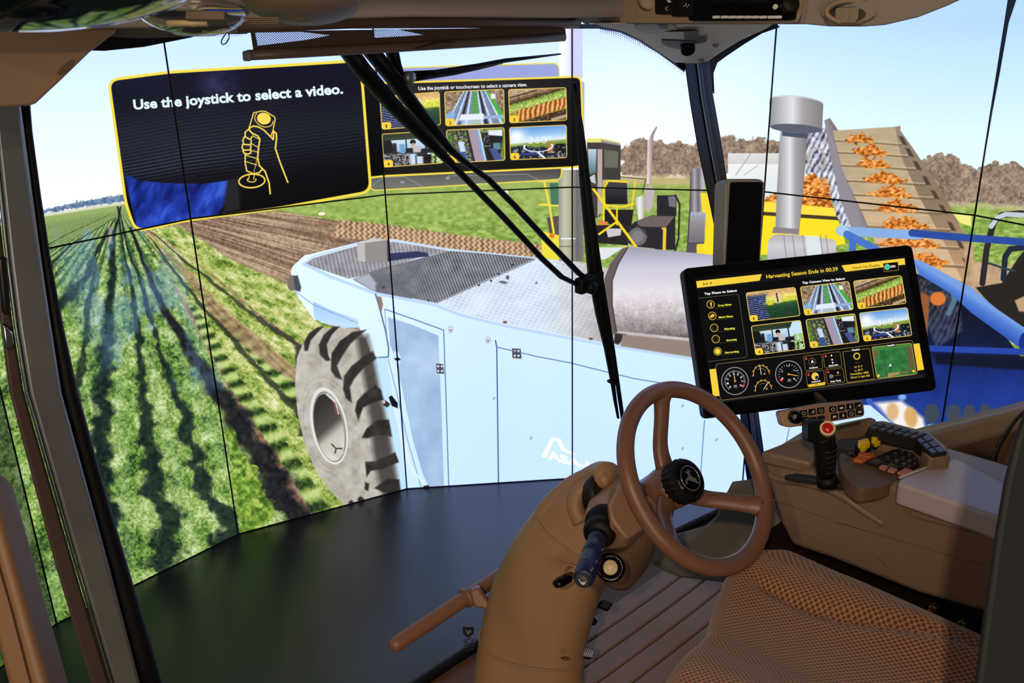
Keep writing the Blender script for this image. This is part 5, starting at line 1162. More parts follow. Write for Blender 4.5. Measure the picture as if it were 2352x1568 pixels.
# hood behind the wheel: two rolled lips with a dark hollow between
hp = lambda u, v, t=2.07: pd(u, v, t)
MB().tube(spline([hp(1236, 1245, 2.12), hp(1262, 1175, 2.1), hp(1310, 1128, 2.09), hp(1352, 1104, 2.08), hp(1380, 1090, 2.05), hp(1398, 1092, 2.0)], 5), [.030, .034, .034, .032, .028, .024] if False else .030, 14).build('hood_lip', COLUMN, sc, smooth=True)
MB().tube(spline([hp(1336, 1200, 2.02), hp(1322, 1165, 2.03), hp(1330, 1132, 2.04), hp(1362, 1110, 2.04), hp(1400, 1098, 2.0)], 5), .020, 12).build('hood_lip', COLUMN, sc, smooth=True)
MB().lathe(hp(1378, 1135, 2.04), unit(hp(1430, 1110, 1.98) - hp(1370, 1140, 2.05)), [(-.02, .045), (.03, .047), (.032, .040)], 24).build('hood_hollow', mat('hollow_black', (12, 10, 10), .6), sc, smooth=True)
# collar seams
for i0 in (11, 31):
    r = rings[i0]; c0 = sp_[i0]
    loop = [r[k] + unit(r[k] - c0) * .0012 for k in range(32)]
    MB().rings([[q + unit(q - c0) * .0030 * math.cos(z) + ZV * .0030 * math.sin(z) for z in np.arange(6) * math.pi / 3] for q in loop], False, True).build('collar_seam', TAN_SMOOTH, sc, smooth=True)
# tilt head: a faceted block on the wheel's axis
HX = unit(np.cross(WN, unit(ray(1400, 1180)))); HY = unit(np.cross(HX, WN))
hcn = WC - WN * .205
def hd3(u, v, h): d = ray(u, v); o = WC - WN * h; return EYE + d * (((o - EYE) @ WN) / (d @ WN))
nose = [(1462, 1100), (1500, 1128), (1512, 1170), (1492, 1205), (1440, 1240), (1404, 1190), (1398, 1160), (1425, 1112)]
head = MB(); A_ = [hd3(u, v, .118) for u, v in nose]
B_ = [hd3(u, v, .235) for u, v in [(1396, 1112), (1440, 1140), (1466, 1215), (1420, 1268), (1376, 1268), (1340, 1235), (1336, 1190), (1350, 1150)]]
Cc = [hd3(u, v, .175) for u, v in [(1424, 1090), (1478, 1122), (1500, 1180), (1470, 1228), (1436, 1256), (1398, 1240), (1394, 1165), (1406, 1112)]]
head.rings([B_, Cc, A_]).build('tilt_head', TAN_SMOOTH, sc, bevel=.007, seg=3)
MB().tube(spline([pd(1440, 1160, 2.02), pd(1455, 1215, 2.06), pd(1440, 1270, 2.12), pd(1410, 1310, 2.16)], 5), [.05, .05, .052, .053, .054, .054, .055, .055, .056, .056, .056, .056, .056, .056, .055, .055], 20).build('knuckle', TAN_DARK, sc, smooth=True)
shape(lambda u, v: hd3(u, v, .10), [(1488, 1135), (1505, 1148), (1528, 1190), (1541, 1212), (1536, 1236), (1516, 1225), (1492, 1180)], TAN_SMOOTH, 'tilt_plate', WN * -.02, sc, bevel=.004)
# stalk with horn button
b0 = pd(1385, 1200, 1.93); b1 = pd(1338, 1336, 1.73); bd = unit(b1 - b0); L0 = np.linalg.norm(b1 - b0)
stk = MB().lathe(b0, bd, [(-.02, .034), (.0, .039), (.006, .038), (.012, .031), (.020, .029), (.026, .033), (.036, .035), (.046, .033), (.056, .027)], 28).build('stalk_boot', BLACK, sc, smooth=True)
st = MB().lathe(b0, bd, [(.045, .019), (.082, .019), (.084, .0174), (.087, .0194), (.128, .0212), (.130, .0188), (.134, .0212), (.168, .0214), (L0 - .012, .0198), (L0 - .008, .0172)], 28).build('indicator_stalk', NAVY, sc, smooth=True)
hb2 = MB().lathe(b0, bd, [(L0 - .014, .0156), (L0 - .002, .0148), (L0 + .002, .0118), (L0 + .0028, .0)], 24).build('horn_button', mat('button_grey', (52, 54, 58), .5), st, smooth=True)
hxx = unit(RGT - bd * (RGT @ bd)); hyy = unit(UPV - bd * (UPV @ bd)); ho = b0 + bd * (L0 + .0026)
hm = lambda x, y: ho + hxx * x * .008 + hyy * y * .008
MB().prism([hm(-.9, .9), (hm(-.7, .95)), hm(-.3, .2), hm(.6, .3), hm(.9, .7), hm(1.0, .6), hm(.7, -.1), hm(.4, -.5), hm(.3, -.6), hm(-.4, -.25), hm(-.5, .1)], bd * .0006).build('horn_mark', WHITEPRINT, hb2)
for k, (u, v) in enumerate(((1384, 1262), (1371, 1290), (1358, 1310), (1361, 1306), (1345, 1280))):
    d = ray(u, v); shape(lambda a, b: pd(a, b, 1.7 + (1336 - b) / 136 * .195 - .012), [(u - 2, v - 2.5), (u + 1.6, v - 2.5), (u + 1.6, v + 2), (u - 2, v + 2)], GREYPRINT, 'stalk_mark', FWD * .004, st)
# cream push knob in a black cup, small black lever, key pocket
kd = -unit(ray(1410, 1312)) * .9 + ZV * .1
MB().lathe(pd(1402, 1306, 1.93), kd, [(-.05, .024), (.02, .029), (.030, .0305), (.034, .028), (.034, .020), (.025, .019)], 28).build('knob_cup', BLACK_GLOSS, sc, smooth=True)
kb = MB().lathe(pd(1402, 1306, 1.93), kd, [(.0, .0155), (.036, .0155), (.040, .0135), (.0405, .0)], 24).build('push_knob', CREAM, sc, smooth=True)
kc = pd(1402, 1306, 1.93) + unit(kd) * .0408
MB().torus(kc, kd, .007, .0006, 20, 6).build('knob_ring', mat('cream_dark', (190, 168, 120), .4), kb); 
MB().torus(pd(1310, 1315, 1.985), -unit(ray(1310, 1315)) + RGT * .3, .017, .0035, 24, 8).build('key_pocket', TAN_SMOOTH, sc, smooth=True)
MB().tube([pd(1312, 1318, 2.0), pd(1302, 1328, 1.97), pd(1284, 1338, 1.955), pd(1274, 1343, 1.95)], [.007, .0125, .0135, .009], 12, flat=.8).build('tilt_lever', BLACK_GLOSS, sc, smooth=True)
shape(lambda u, v: pd(u, v, 2.075), [(1252, 1168), (1258, 1166), (1256, 1178), (1252, 1180)], mat('slot_dark', (70, 42, 34), .6), 'slot', FWD * .01, sc)
shape(lambda u, v: pd(u, v, 2.085), [(1288, 1512), (1300, 1510), (1306, 1514), (1296, 1518)], bpy.data.materials['slot_dark'], 'slot', FWD * .01, sc)

# tubular rail clamped to the column
ra = empty('foot_rail', pd(1030, 1400, 2.17), 'brown tubular rail with rounded end clamped to the left of the steering column', 'rail')
RAIL = mat('rail_paint', (126, 88, 64), .42, var=.05)
r0_, r1_ = pd(906, 1481, 2.13), pd(1172, 1306, 2.34)
ax_ = unit(r1_ - r0_); ml = np.linalg.norm(r1_ - r0_)
MB().lathe(r0_, ax_, [(-.012, .004), (-.008, .012), (0, .0165), (.01, .0182), (ml, .0182), (ml + .1, .0182)], 20).build('tube', RAIL, ra, smooth=True)
for s_ in (.60, .97): MB().lathe(r0_ + ax_ * ml * s_, ax_, [(-.006, .019), (-.005, .0245), (.005, .0245), (.006, .019)], 20).build('clamp_ring', RAIL, ra, smooth=True)
q0 = r0_ + ax_ * ml * .62
shape(lambda u, v: pd(u, v, 2.20), [(1078, 1358), (1098, 1348), (1118, 1375), (1132, 1392), (1134, 1412), (1108, 1398), (1092, 1396), (1084, 1385)], RAIL, 'bracket', FWD * .03, ra, bevel=.006)

# pedals on the floor at the right of the column
def pedal(pts, t, label, ribs=0):
    e = empty('pedal', pd(*pts[2], t), label, 'pedal', 'floor pedals beside the steering column')
    fn = lambda u, v: pd(u, v, t - (v - pts[0][1]) * .0004)
    pad = shape(fn, pts, BLACK, 'pad', FWD * .012 - UPV * .01, e, bevel=.003)
    a, b, c, d = [np.array(p, float) for p in pts]
    for i in range(ribs):
        s_ = (i + .5) / ribs; p = a * (1 - s_) + b * s_; q = d * (1 - s_) + c * s_
        MB().tube([fn(*(p + (q - p) * .06)) - FWD * .003, fn(*(p + (q - p) * .9)) - FWD * .003], .0019, 6).build('tread_rib', mat('pedal_rib', (150, 156, 176), .3), pad, smooth=True)
    m_ = (a + b + c + d) / 4; MB().tube([fn(*m_) + FWD * .01, fn(m_[0] - 40, m_[1] + 5) + FWD * .03 - ZV * .02], .008, 8).build('pedal_arm', BLACK, e, smooth=True)
pedal([(1384, 1374), (1408, 1384), (1396, 1400), (1370, 1388)], 2.26, 'upper plain black pedal right of the column')
pedal([(1364, 1416), (1374, 1424), (1366, 1432), (1354, 1428)], 2.26, 'smallest black pedal, below the upper plain one')
pedal([(1340, 1482), (1366, 1490), (1358, 1510), (1334, 1508)], 2.20, 'lowest pedal with pale ribs at the foot of the column', 6)
# ------------------------------------------------------------------ side console with armrest
sd = empty('armrest_console', C(.45, -.75, 0), 'brown side console with keypads and lilac-topped armrest beside the seat', 'console')
s33 = lambda u, v: pr(u, v, .33)
CONS = mat('console_plastic', (128, 106, 88), .42, grain=.3, var=.05)
out = [(1742, 1046), (1850, 1076), (1950, 1096), (2062, 1114), (2180, 1152), (2300, 1195), (2480, 1258), (2480, 1462), (2240, 1402), (2112, 1366), (1908, 1284), (1817, 1254), (1793, 1205), (1757, 1084)]
shape(s33, out, CONS, 'console_body', RV * .235, sd, bevel=.014, seg=3)
# sculpted ridge, seams and lower skirt on the side
MB().tube(spline([s33(u, v) for u, v in [(1757, 1086), (1793, 1101), (1845, 1108), (1891, 1118), (1936, 1139), (1985, 1174), (2031, 1204)]], 5), [.006 + .004 * math.sin(i / 30 * math.pi) for i in range(31)], 10).build('side_ridge', CONS, sd, smooth=True)
for pl in ([(1760, 1142), (1850, 1172), (1920, 1200), (1960, 1222), (2010, 1272), (2035, 1300)], [(1920, 1198), (2050, 1236), (2200, 1280), (2260, 1296)]):
    MB().tube([s33(u, v) for u, v in pl], .0012, 6).build('panel_seam', TAN_DARK, sd, smooth=True)
# raised front block and pads on the top
zt = lambda z: (lambda u, v: pz(u, v, z))
shape(zt(.636), [(1748, 1036), (1790, 1020), (1846, 1002), (1905, 1006), (1930, 1020), (1862, 1062)], CONS, 'front_block', -ZV * .03, sd, bevel=.006)
shape(lambda u, v: pr(u, v, .52), [(1846, 1012), (1862, 994), (1925, 978), (1986, 966), (2001, 972), (1992, 1004), (1930, 1016)], CONS, 'front_rim', RV * .03, sd, bevel=.006)
pad_ = MB().prism([pz(u, v, .658) for u, v in rpoly([(1926, 1034), (1972, 1056), (2068, 1092), (2044, 1112), (1978, 1124), (1952, 1108), (1930, 1080)], 18)], -ZV * .03).build('hand_rest', mat('rest_pad', (104, 84, 68), .55, grain=.3), sd, bevel=.009, seg=3)
shape(zt(.632), [(1802, 1090), (1830, 1086), (1864, 1090), (1900, 1096), (1930, 1100), (1948, 1108), (1944, 1114), (1926, 1112), (1900, 1106), (1866, 1100), (1830, 1097)], mat('slot_black', (12, 12, 12), .6), 'lever_slot', -ZV * .012, sd, bevel=.002)
# lilac grey armrest lid
lid = MB().prism([pz(u, v, .675) for u, v in [(2062, 1108), (2066, 1096), (2182, 1052), (2200, 1052), (2316, 1112), (2480, 1185), (2480, 1250), (2290, 1186)]], -ZV * .05).build('armrest_lid', LID, sd, bevel=.014, seg=4)
MB().tube(spline([s33(u, v) - RV * .0005 for u, v in [(2061, 1118), (2066, 1150), (2091, 1180), (2119, 1192), (2200, 1212), (2290, 1234), (2460, 1280)]], 4), .0018, 6).build('lid_seam', TAN_DARK, sd, smooth=True)
MB().tube([pz(2065, 1097, .677), pz(2181, 1053, .677)], .0025, 8).build('lid_edge', LID, lid, smooth=True)
# keypads: each key a part
def pad_keys(q, nx, ny, z, name, m=KEY, gap=.12, marks=True, skip=(), deck=True):
    H = homog([(0, 0), (1, 0), (1, 1), (0, 1)], q)
    def hp2(x, y): w = H @ np.array([x, y, 1.0]); return w[0] / w[2], w[1] / w[2]
    if deck: shape(zt(z), [hp2(-.03, -.03), hp2(1.03, -.03), hp2(1.03, 1.03), hp2(-.03, 1.03)], mat(name + '_deck', (20, 20, 22), .5), name, -ZV * .03, sd, bevel=.004)
    for j in range(ny):
        for i in range(nx):
            if (i, j) in skip: continue
            x0, x1 = (i + gap / 2) / nx, (i + 1 - gap / 2) / nx; y0, y1 = (j + gap / 2) / ny, (j + 1 - gap / 2) / ny
            k = shape(zt(z + .004), [hp2(x0, y0), hp2(x1, y0), hp2(x1, y1), hp2(x0, y1)], m, 'key', -ZV * .006, sd, bevel=.001, seg=1)
            if marks:
                cx, cy = (x0 + x1) / 2, (y0 + y1) / 2; wx, wy = (x1 - x0) * (.12 + .06 * ((i * 3 + j) % 3)), (y1 - y0) * (.10 + .07 * ((i + j * 2) % 3))
                shape(zt(z + .0046), [hp2(cx - wx, cy - wy), hp2(cx + wx, cy - wy), hp2(cx + wx, cy + wy), hp2(cx - wx, cy + wy)], GREYPRINT, 'key_mark', -ZV * .001, k)
pad_keys([(2017, 968), (1994, 982), (2102, 1006), (2130, 994)], 2, 6, .715, 'keypad_strip')
pad_keys([(2130, 994), (2102, 1007), (2140, 1041), (2175, 1036)], 2, 3, .712, 'keypad_strip_end', mat('navy_key', (34, 42, 62), .45), marks=False)
shape(zt(.705), [(2004, 965), (2030, 964), (2136, 990), (2176, 1024), (2184, 1046), (2136, 1050), (2098, 1008), (1991, 983)], CONS, 'keypad_shelf', -ZV * .06, sd, bevel=.006)
pad_keys([(2017, 1047), (2088, 1017), (2131, 1052), (2090, 1074)], 4, 4, .672, 'keypad_square')
shape(zt(.662), [(1985, 1036), (2060, 1006), (2104, 1016), (2150, 1056), (2096, 1086), (2076, 1092)], CONS, 'keypad_base', -ZV * .04, sd, bevel=.005)
pad_keys([(1987, 1056), (2008, 1050), (2080, 1068), (2058, 1078)], 4, 2, .667, 'key_row', deck=True, marks=True)
for q in ([(1976, 1035), (2011, 1043), (2000, 1049), (1970, 1044)], [(1968, 1046), (1999, 1050), (1981, 1058), (1961, 1054)]): shape(zt(.671), q, ORANGE, 'orange_key', -ZV * .008, sd, bevel=.0015)
for q in ([(2026, 1066), (2042, 1070), (2033, 1077), (2019, 1071)], [(2046, 1072), (2063, 1077), (2054, 1083), (2038, 1078)], [(2080, 1073), (2100, 1080), (2080, 1090), (2060, 1084)]): shape(zt(.672), q, SALMON, 'salmon_key', -ZV * .006, sd, bevel=.001)
shape(zt(.668), [(1944, 1040), (1956, 1036), (1962, 1041), (1950, 1045)], KEY, 'key', -ZV * .004, sd, bevel=.001)
shape(zt(.655), [(1924, 1010), (2000, 1000), (2058, 1004), (1984, 1036), (1926, 1030)], mat('tray_dark', (58, 48, 42), .6), 'lever_tray', -ZV * .03, sd)
for i, (u, v) in enumerate(((1970, 1010), (2001, 999))):                # two yellow-topped levers
    bs_ = shape(zt(.676), [(u - 6, v + 2), (u + 20, v - 6), (u + 34, v + 12), (u + 8, v + 22)], BLACK, 'lever_base', -ZV * .03, sd, bevel=.004)
    lv = shape(zt(.698), [(u, v), (u + 26, v - 7), (u + 28, v + 2), (u + 3, v + 9)], YELLOW, 'yellow_lever', -ZV * .014, sd, bevel=.003)
    shape(zt(.692), [(u + 3, v + 9), (u + 28, v + 2), (u + 29, v + 8), (u + 22, v + 10), (u + 22, v + 14), (u + 10, v + 18)], YELLOW, 'lever_skirt', -ZV * .012, lv, bevel=.002)
# footwell fairing below the console's front
FAIR = mat('fairing_plastic', (104, 98, 92), .55, grain=.3, var=.08)
shape(lambda u, v: pd(u, v, np.interp(u, [1500, 1680, 1830], [2.52, 2.45, 2.3])), [(1500, 1292), (1552, 1250), (1600, 1238), (1660, 1222), (1684, 1200), (1698, 1165), (1722, 1120), (1800, 1110), (1820, 1255), (1815, 1330), (1700, 1345), (1560, 1330)], FAIR, 'footwell_fairing', FV * .06, sd, bevel=.02, seg=4)
MB().prism([C(.30, -.42, -.02), C(.56, -.42, -.02), C(.56, -1.3, -.02), C(.36, -1.3, -.02)], ZV * .36).build('console_plinth', mat('plinth_shadow', (34, 24, 18), .95, spec=0), sd)  # dull dark brown stands in for the shade under the console
for u, v in ((2148, 1391), (2206, 1436), (2214, 1426)):                  # brass fittings in the dark gap
    MB().lathe(pr(u, v, .345), -RV, [(0, .008), (.012, .008), (.016, .005), (.024, .005)], 8).build('brass_fitting', mat('brass', (176, 130, 70), .25, metal=1.0), sd)

# ------------------------------------------------------------------ joystick
jb = pz(1900, 1104, .632); JT = (jb - EYE) @ FWD
jy = empty('joystick', jb, 'black joystick grip with red thumb button on the console', 'joystick')
jp = lambda u, v, dt=0.0: pd(u, v, JT + dt - (1104 - v) * .0004)
MB().tube([jp(1901, 1112), jp(1899, 1092)], [.022, .021], 18).build('gaiter', RUBBER, jy, smooth=True)
gr = spline([jp(1898, 1096), jp(1897, 1080), jp(1896, 1062), jp(1896, 1040), jp(1894, 1018), jp(1890, 1000)], 6)
gw = [.0155, .0185, .0205, .0215, .0215, .0215]
MB().tube(gr, np.interp(np.linspace(0, 5, len(gr)), range(6), gw), 20, flat=1.15).build('grip', BLACK, jy, smooth=True)
for i in range(5): MB().torus(jp(1897, 1026 + i * 12.5), gr[-1] - gr[0], [.0218, .0215, .0208, .0198, .0186][i] * 1.04, .0016, 28, 6).build('grip_ring', mat('grip_ring', (34, 34, 36), .35), jy, smooth=True)
hd_ = MB().prism([jp(u, v, -.022) for u, v in rpoly([(1858, 968), (1886, 965), (1908, 968), (1916, 990), (1916, 1012), (1900, 1024), (1872, 1020), (1858, 1012)], 8)], FWD * .05).build('grip_head', BLACK, jy, bevel=.006, seg=3)
bn = unit(-unit(ray(1901, 983)) + UPV * .25 + RGT * .05); bc = jp(1901, 983, -.030)
MB().lathe(bc, bn, [(-.02, .0155), (.0, .0155), (.003, .0145), (.003, .0115), (-.001, .011)], 28).build('button_collar', CREAM, jy, smooth=True)
MB().lathe(bc, bn, [(-.01, .0112), (.002, .0112), (.005, .0085), (.006, .004), (.0062, .0)], 28).build('thumb_button', RED, jy, smooth=True)
shape(lambda u, v: jp(u, v, .01), [(1853, 976), (1859, 974), (1858, 1002), (1853, 1003)], RED, 'side_trigger', FWD * .02, jy, bevel=.002)

# ------------------------------------------------------------------ touch monitor
MC = EYE + (np.array([.6527, 1.8787, 1.1958]) - EYE) * 1.085; _a, _b, _g = .1166, .47895, .0438
MN = np.array([math.sin(_a) * math.cos(_b), -math.cos(_a) * math.cos(_b), math.sin(_b)])
_ex = np.array([math.cos(_a), math.sin(_a), 0]); _ey = np.cross(MN, _ex)
MX = math.cos(_g) * _ex + math.sin(_g) * _ey; MY = -math.sin(_g) * _ex + math.cos(_g) * _ey
MW, MHh = .53 * 1.085, .3275 * 1.085
def onm(u, v, lift=0.0): d = ray(u, v); return EYE + d * (((MC - EYE) @ MN) / (d @ MN)) + MN * lift
tm = empty('touch_monitor', MC - MY * MHh / 2, 'black touch monitor showing a yellow and black harvest menu', 'monitor')
hs = [MC + MX * x + MY * y for x, y in rpoly([(-MW / 2, MHh / 2), (MW / 2, MHh / 2), (MW / 2, -MHh / 2), (-MW / 2, -MHh / 2)], .016)]
MB().prism([p - MN * .001 for p in hs], -MN * .034).build('housing', BLACK, tm, bevel=.003, seg=2)
MB().prism([p - MN * .0005 for p in [MC + (q - MC) * .992 for q in hs]], -MN * .004).build('front_glass', BLACK_GLOSS, tm)
SQ = [(1596, 638), (2078, 585), (2127, 868), (1636, 924)]
sxy = [((onm(*q) - MC) @ MX, (onm(*q) - MC) @ MY) for q in SQ]
x0 = (sxy[0][0] + sxy[3][0]) / 2; x1 = (sxy[1][0] + sxy[2][0]) / 2; y1 = (sxy[0][1] + sxy[1][1]) / 2; y0 = (sxy[2][1] + sxy[3][1]) / 2
SW_, SH_ = 1280, int(1280 * (y1 - y0) / (x1 - x0))
gx, gy = np.meshgrid(x0 + (np.arange(SW_) + .5) / SW_ * (x1 - x0), y1 - (np.arange(SH_) + .5) / SH_ * (y1 - y0))
P3 = MC + gx[..., None] * MX + gy[..., None] * MY - EYE; w_ = P3 @ FWD
mu_, mv_ = 1176 + FPX * (P3 @ RGT) / w_, 784 - FPX * (P3 @ UPV) / w_
mc = Canvas((mu_ - 1560) * 3.564, (mv_ - 540) * 3.564)
mc.img[:] = np.array((9, 9, 10), np.float32) / 255
YB2, GO, WT, BK = (250, 210, 64), (150, 122, 52), (240, 240, 246), (10, 10, 10)
big_ = lambda a: a
mc.poly([(138, 376), (1846, 188), (1855, 260), (146, 440)], (22, 20, 22)); 
mc.poly([(138, 376), (676, 318), (658, 372), (147, 432)], YB2); mc.poly([(1328, 247), (1844, 188), (1850, 240), (1358, 300)], YB2)
mc.text('A4.4', (190, 411), (268, 402), 22, (70, 54, 20)); mc.text('Harvesting Season Ends in 00:39', (714, 354), (1300, 290), 32, (250, 214, 60), bold=.025); mc.text('Heads Up Display', (1422, 278), (1643, 253), 22, (84, 64, 24))
mc.poly([(1669, 232), (1790, 219), (1797, 284), (1678, 299)], BK); mc.line([(1669, 232), (1678, 299), (1797, 284), (1790, 219)], 3, (206, 168, 60)); mc.poly(ell(1702, 260, 23, 25), (150, 190, 200)); mc.poly(ell(1702, 260, 18, 20), (64, 206, 150)); mc.text('ON', (1728, 266), (1769, 261), 18, WT, bold=.06)
mc.text('Tap Phase to Select', (206, 489), (473, 460), 18, WT, bold=.05); mc.text('Tap Camera View to Select', (1007, 399), (1358, 362), 18, WT, bold=.05)
mc.line([(160, 515), (470, 483), (486, 496), (556, 980), (540, 1000), (238, 1034)], 3.2, (118, 112, 84))
for i, (t_, x, y, tx0, tx1, tb0, tb1) in enumerate((('Crop Menu', 257, 566, 316, 428, 584, 572), ('Music Menu', 271, 660, 322, 441, 680, 668), ('Planting', 286, 758, 371, 457, 776, 766), ('Growing', 299, 850, 385, 471, 868, 858), ('Harvesting', 314, 950, 374, 489, 969, 956))):
    mc.line(ell(x, y, 31, 31), 5, (234, 204, 70), closed=True); mc.text(t_, (tx0, tb0), (tx1, tb1), 15, (226, 222, 60), bold=.06)
    mc.line([(x + 26, y + 22), (x + 36, y + 32), (tx1 + 2, tb1 + 8)], 2, (110, 100, 40))
    if i == 0: mc.poly([(250, 552), (266, 548), (270, 566), (262, 588), (256, 590), (254, 570)], (240, 180, 60)); mc.line([(244, 548), (258, 556), (262, 544)], 3, (200, 170, 50))
    if i == 1: mc.poly([(246, 668), (256, 656), (266, 644), (280, 642), (288, 652), (294, 656), (278, 672), (258, 678)], (240, 180, 60))
    if i in (2, 3): mc.line(ell(x, y, 18, 18), 3, (110, 84, 50), closed=True)
    if i == 4: mc.poly(ell(x, y, 23, 23), (250, 218, 66))
MT = [[(546, 473), (948, 426), (990, 658), (582, 707)], [(990, 425), (1388, 378), (1426, 608), (1028, 655)], [(1425, 376), (1818, 330), (1857, 557), (1466, 604)],
      [(588, 744), (992, 696), (1030, 928), (627, 980)], [(1035, 692), (1438, 642), (1473, 874), (1076, 922)], [(1473, 638), (1866, 592), (1905, 820), (1513, 868)]]
thumbs(mc, MT, 20, 6, .0, 26)
bx = rpoly([(296, 1056), (1910, 858), (1955, 1135), (336, 1352)], 30)
mc.poly([(246, 1098), (298, 1092), (332, 1314), (276, 1322)], YB2); mc.poly([(1914, 890), (1966, 884), (2004, 1100), (1950, 1108)], (250, 206, 54))
mc.poly(bx, (10, 10, 11)); mc.line(bx, 3.4, (176, 156, 92), closed=True); mc.poly([(338, 1356), (1956, 1140), (2010, 1134), (2012, 1166), (276, 1392), (272, 1330)], (30, 29, 32))
def dial(cx, cy, r, a0, a1, n, red, val, nums):
    mc.line(ell(cx, cy, r, r * 1.02), 7, (150, 150, 158), closed=True)
    for k in range(n * 4 + 1):
        a = math.radians(a0 + (a1 - a0) * k / (n * 4)); ln_ = .2 if k % 4 == 0 else .12
        mc.line([(cx + r * .80 * math.cos(a), cy + r * .80 * math.sin(a)), (cx + r * (.80 - ln_) * math.cos(a), cy + r * (.80 - ln_) * math.sin(a))], 4 if k % 4 == 0 else 2.4, WT)
    a = math.radians(val); mc.line([(cx - 8 * math.cos(a), cy - 8 * math.sin(a)), (cx + r * .62 * math.cos(a), cy + r * .62 * math.sin(a))], 7, (226, 180, 66)); mc.poly(ell(cx, cy, 9, 9), (200, 150, 60))
    ra_ = math.radians(red); mc.poly(ell(cx + r * .72 * math.cos(ra_), cy + r * .72 * math.sin(ra_), 13, 11), (240, 80, 60))
    mc.line(ell(cx, cy, r * .8, r * .8, 0, red - 40 if red < 60 else red, red if red < 60 else red + 40), 5, (120, 36, 26))
    for t_, q in nums:
        q = math.radians(q); mc.text(t_, (cx + r * .54 * math.cos(q) - 6, cy + r * .54 * math.sin(q) + 8), (cx + r * .54 * math.cos(q) + 6, cy + r * .54 * math.sin(q) + 6), 14, WT, bold=.04)
dial(456, 1193, 109, 128, 395, 8, 32, 262, [(str(i), 128 + 267 * i / 8) for i in range(9)])
dial(896, 1138, 108, 148, 400, 4, 142, 9, [('E', 146), ('F', 38)])
mc.text('1/4', (834, 1124), (850, 1122), 13, WT); mc.text('1/2', (878, 1078), (896, 1076), 13, WT); mc.text('3/4', (934, 1112), (952, 1110), 13, WT)
for x, y in ((447, 1232), (890, 1182)):
    mc.text('FUEL' if x > 600 else 'RPM', (x, y + 4), (x + 26, y + 1), 9, (190, 190, 200), bold=.04); mc.text('LEVEL' if x > 600 else 'x1000', (x - 2, y + 16), (x + 28, y + 13), 9, (190, 190, 200), bold=.04)
for cx, cy, v_ in ((672, 1140, -100), (690, 1262, -56)):
    mc.line(ell(cx, cy, 66, 74, -8, 178, 362), 6, (226, 172, 66)); mc.line(ell(cx, cy, 44, 50, -8, 235, 335), 3.5, (150, 130, 50))
    for k in range(7):
        a = math.radians(172 + 27.5 * k); mc.line([(cx + 62 * math.cos(a), cy + 70 * math.sin(a)), (cx + 78 * math.cos(a), cy + 86 * math.sin(a))], 4, (236, 206, 120))
    a = math.radians(v_); mc.line([(cx, cy), (cx + 70 * math.cos(a), cy + 70 * math.sin(a))], 5, WT); mc.poly(ell(cx + 26, cy - 6, 9, 9), (170, 130, 50))
def tile(q, label, tx):
    p = rpoly(q, 12); mc.line(p, 4, (150, 116, 64), closed=True); mc.text(label, tx[0], tx[1], 13, WT, bold=.05)
    a = np.array(q[0]) + (22, 14); mc.poly([(a[0] - 8, a[1]), (a[0] + 8, a[1] - 2), (a[0] + 10, a[1] + 14), (a[0] - 6, a[1] + 16)], (220, 70, 58)); mc.line(ell(a[0], a[1], 5, 7, 0, 180, 360), 2.5, (220, 70, 58))
tile([(1016, 990), (1164, 972), (1176, 1090), (1034, 1110)], 'Guidance', ((1064, 1094), (1136, 1084))); tile([(1176, 970), (1316, 952), (1332, 1070), (1192, 1088)], 'Quick Line', ((1222, 1076), (1302, 1064)))
tile([(1036, 1122), (1182, 1104), (1196, 1220), (1052, 1240)], 'Autotrack', ((1082, 1208), (1158, 1196))); tile([(1196, 1100), (1338, 1084), (1354, 1200), (1212, 1220)], 'Swap Track', ((1238, 1204), (1326, 1192)))
mc.line(ell(1089, 1036, 28, 30), 3, (170, 130, 60), closed=True); mc.line([(1086, 992), (1088, 1008)], 3, (170, 130, 60)); mc.line([(1094, 1064), (1096, 1078)], 3, (170, 130, 60)); mc.poly([(1086, 1016), (1106, 1046), (1090, 1042), (1078, 1052)], WT)
mc.poly(ell(1112, 1155, 30, 31), (244, 236, 206)); mc.poly(ell(1112, 1155, 26, 27), (240, 196, 60)); mc.poly([(1112, 1155), (1140, 1150), (1136, 1172), (1116, 1182)], (30, 28, 24)); mc.poly([(1052, 1222), (1196, 1200), (1196, 1220), (1188, 1226), (1060, 1244)], (240, 190, 58)); mc.text('ON', (1110, 1226), (1136, 1222), 10, (110, 84, 30), bold=.03)
for x, y in ((1246, 984), (1251, 1019), (1256, 1042)): mc.poly(ell(x, y, 7, 7), WT)
mc.line([(1224, 990), (1234, 1050)], 2, (70, 56, 40)); mc.line([(1275, 980), (1285, 1040)], 2, (70, 56, 40)); mc.line([(1256, 1152), (1322, 1143)], 4, (150, 110, 60)); mc.line(ell(1244, 1154, 13, 13), 3, WT, closed=True); mc.poly([(1240, 1148), (1250, 1154), (1240, 1160)], WT); mc.line([(1296, 1146), (1298, 1130)], 3, (150, 110, 60)); mc.poly([(1290, 1130), (1299, 1114), (1308, 1128)], WT)
wq_ = rpoly([(1338, 955), (1556, 926), (1598, 1176), (1374, 1206)], 10); mc.line(wq_, 4, (186, 142, 52), closed=True); mc.poly([(1404, 938), (1486, 927), (1488, 950), (1406, 960)], BK)
mc.text('Weather', (1411, 949), (1482, 939), 15, WT, bold=.05); mc.line(ell(1453, 990, 23, 24), 7, (250, 220, 60), closed=True)
for k in range(16):
    a = k * math.pi / 8; mc.line([(1453 + 25 * math.cos(a), 990 + 25 * math.sin(a)), (1453 + 30 * math.cos(a), 990 + 30 * math.sin(a))], 3, (250, 220, 60))
mc.text('Sunny', (1444, 1048), (1482, 1042), 8, (170, 120, 40))
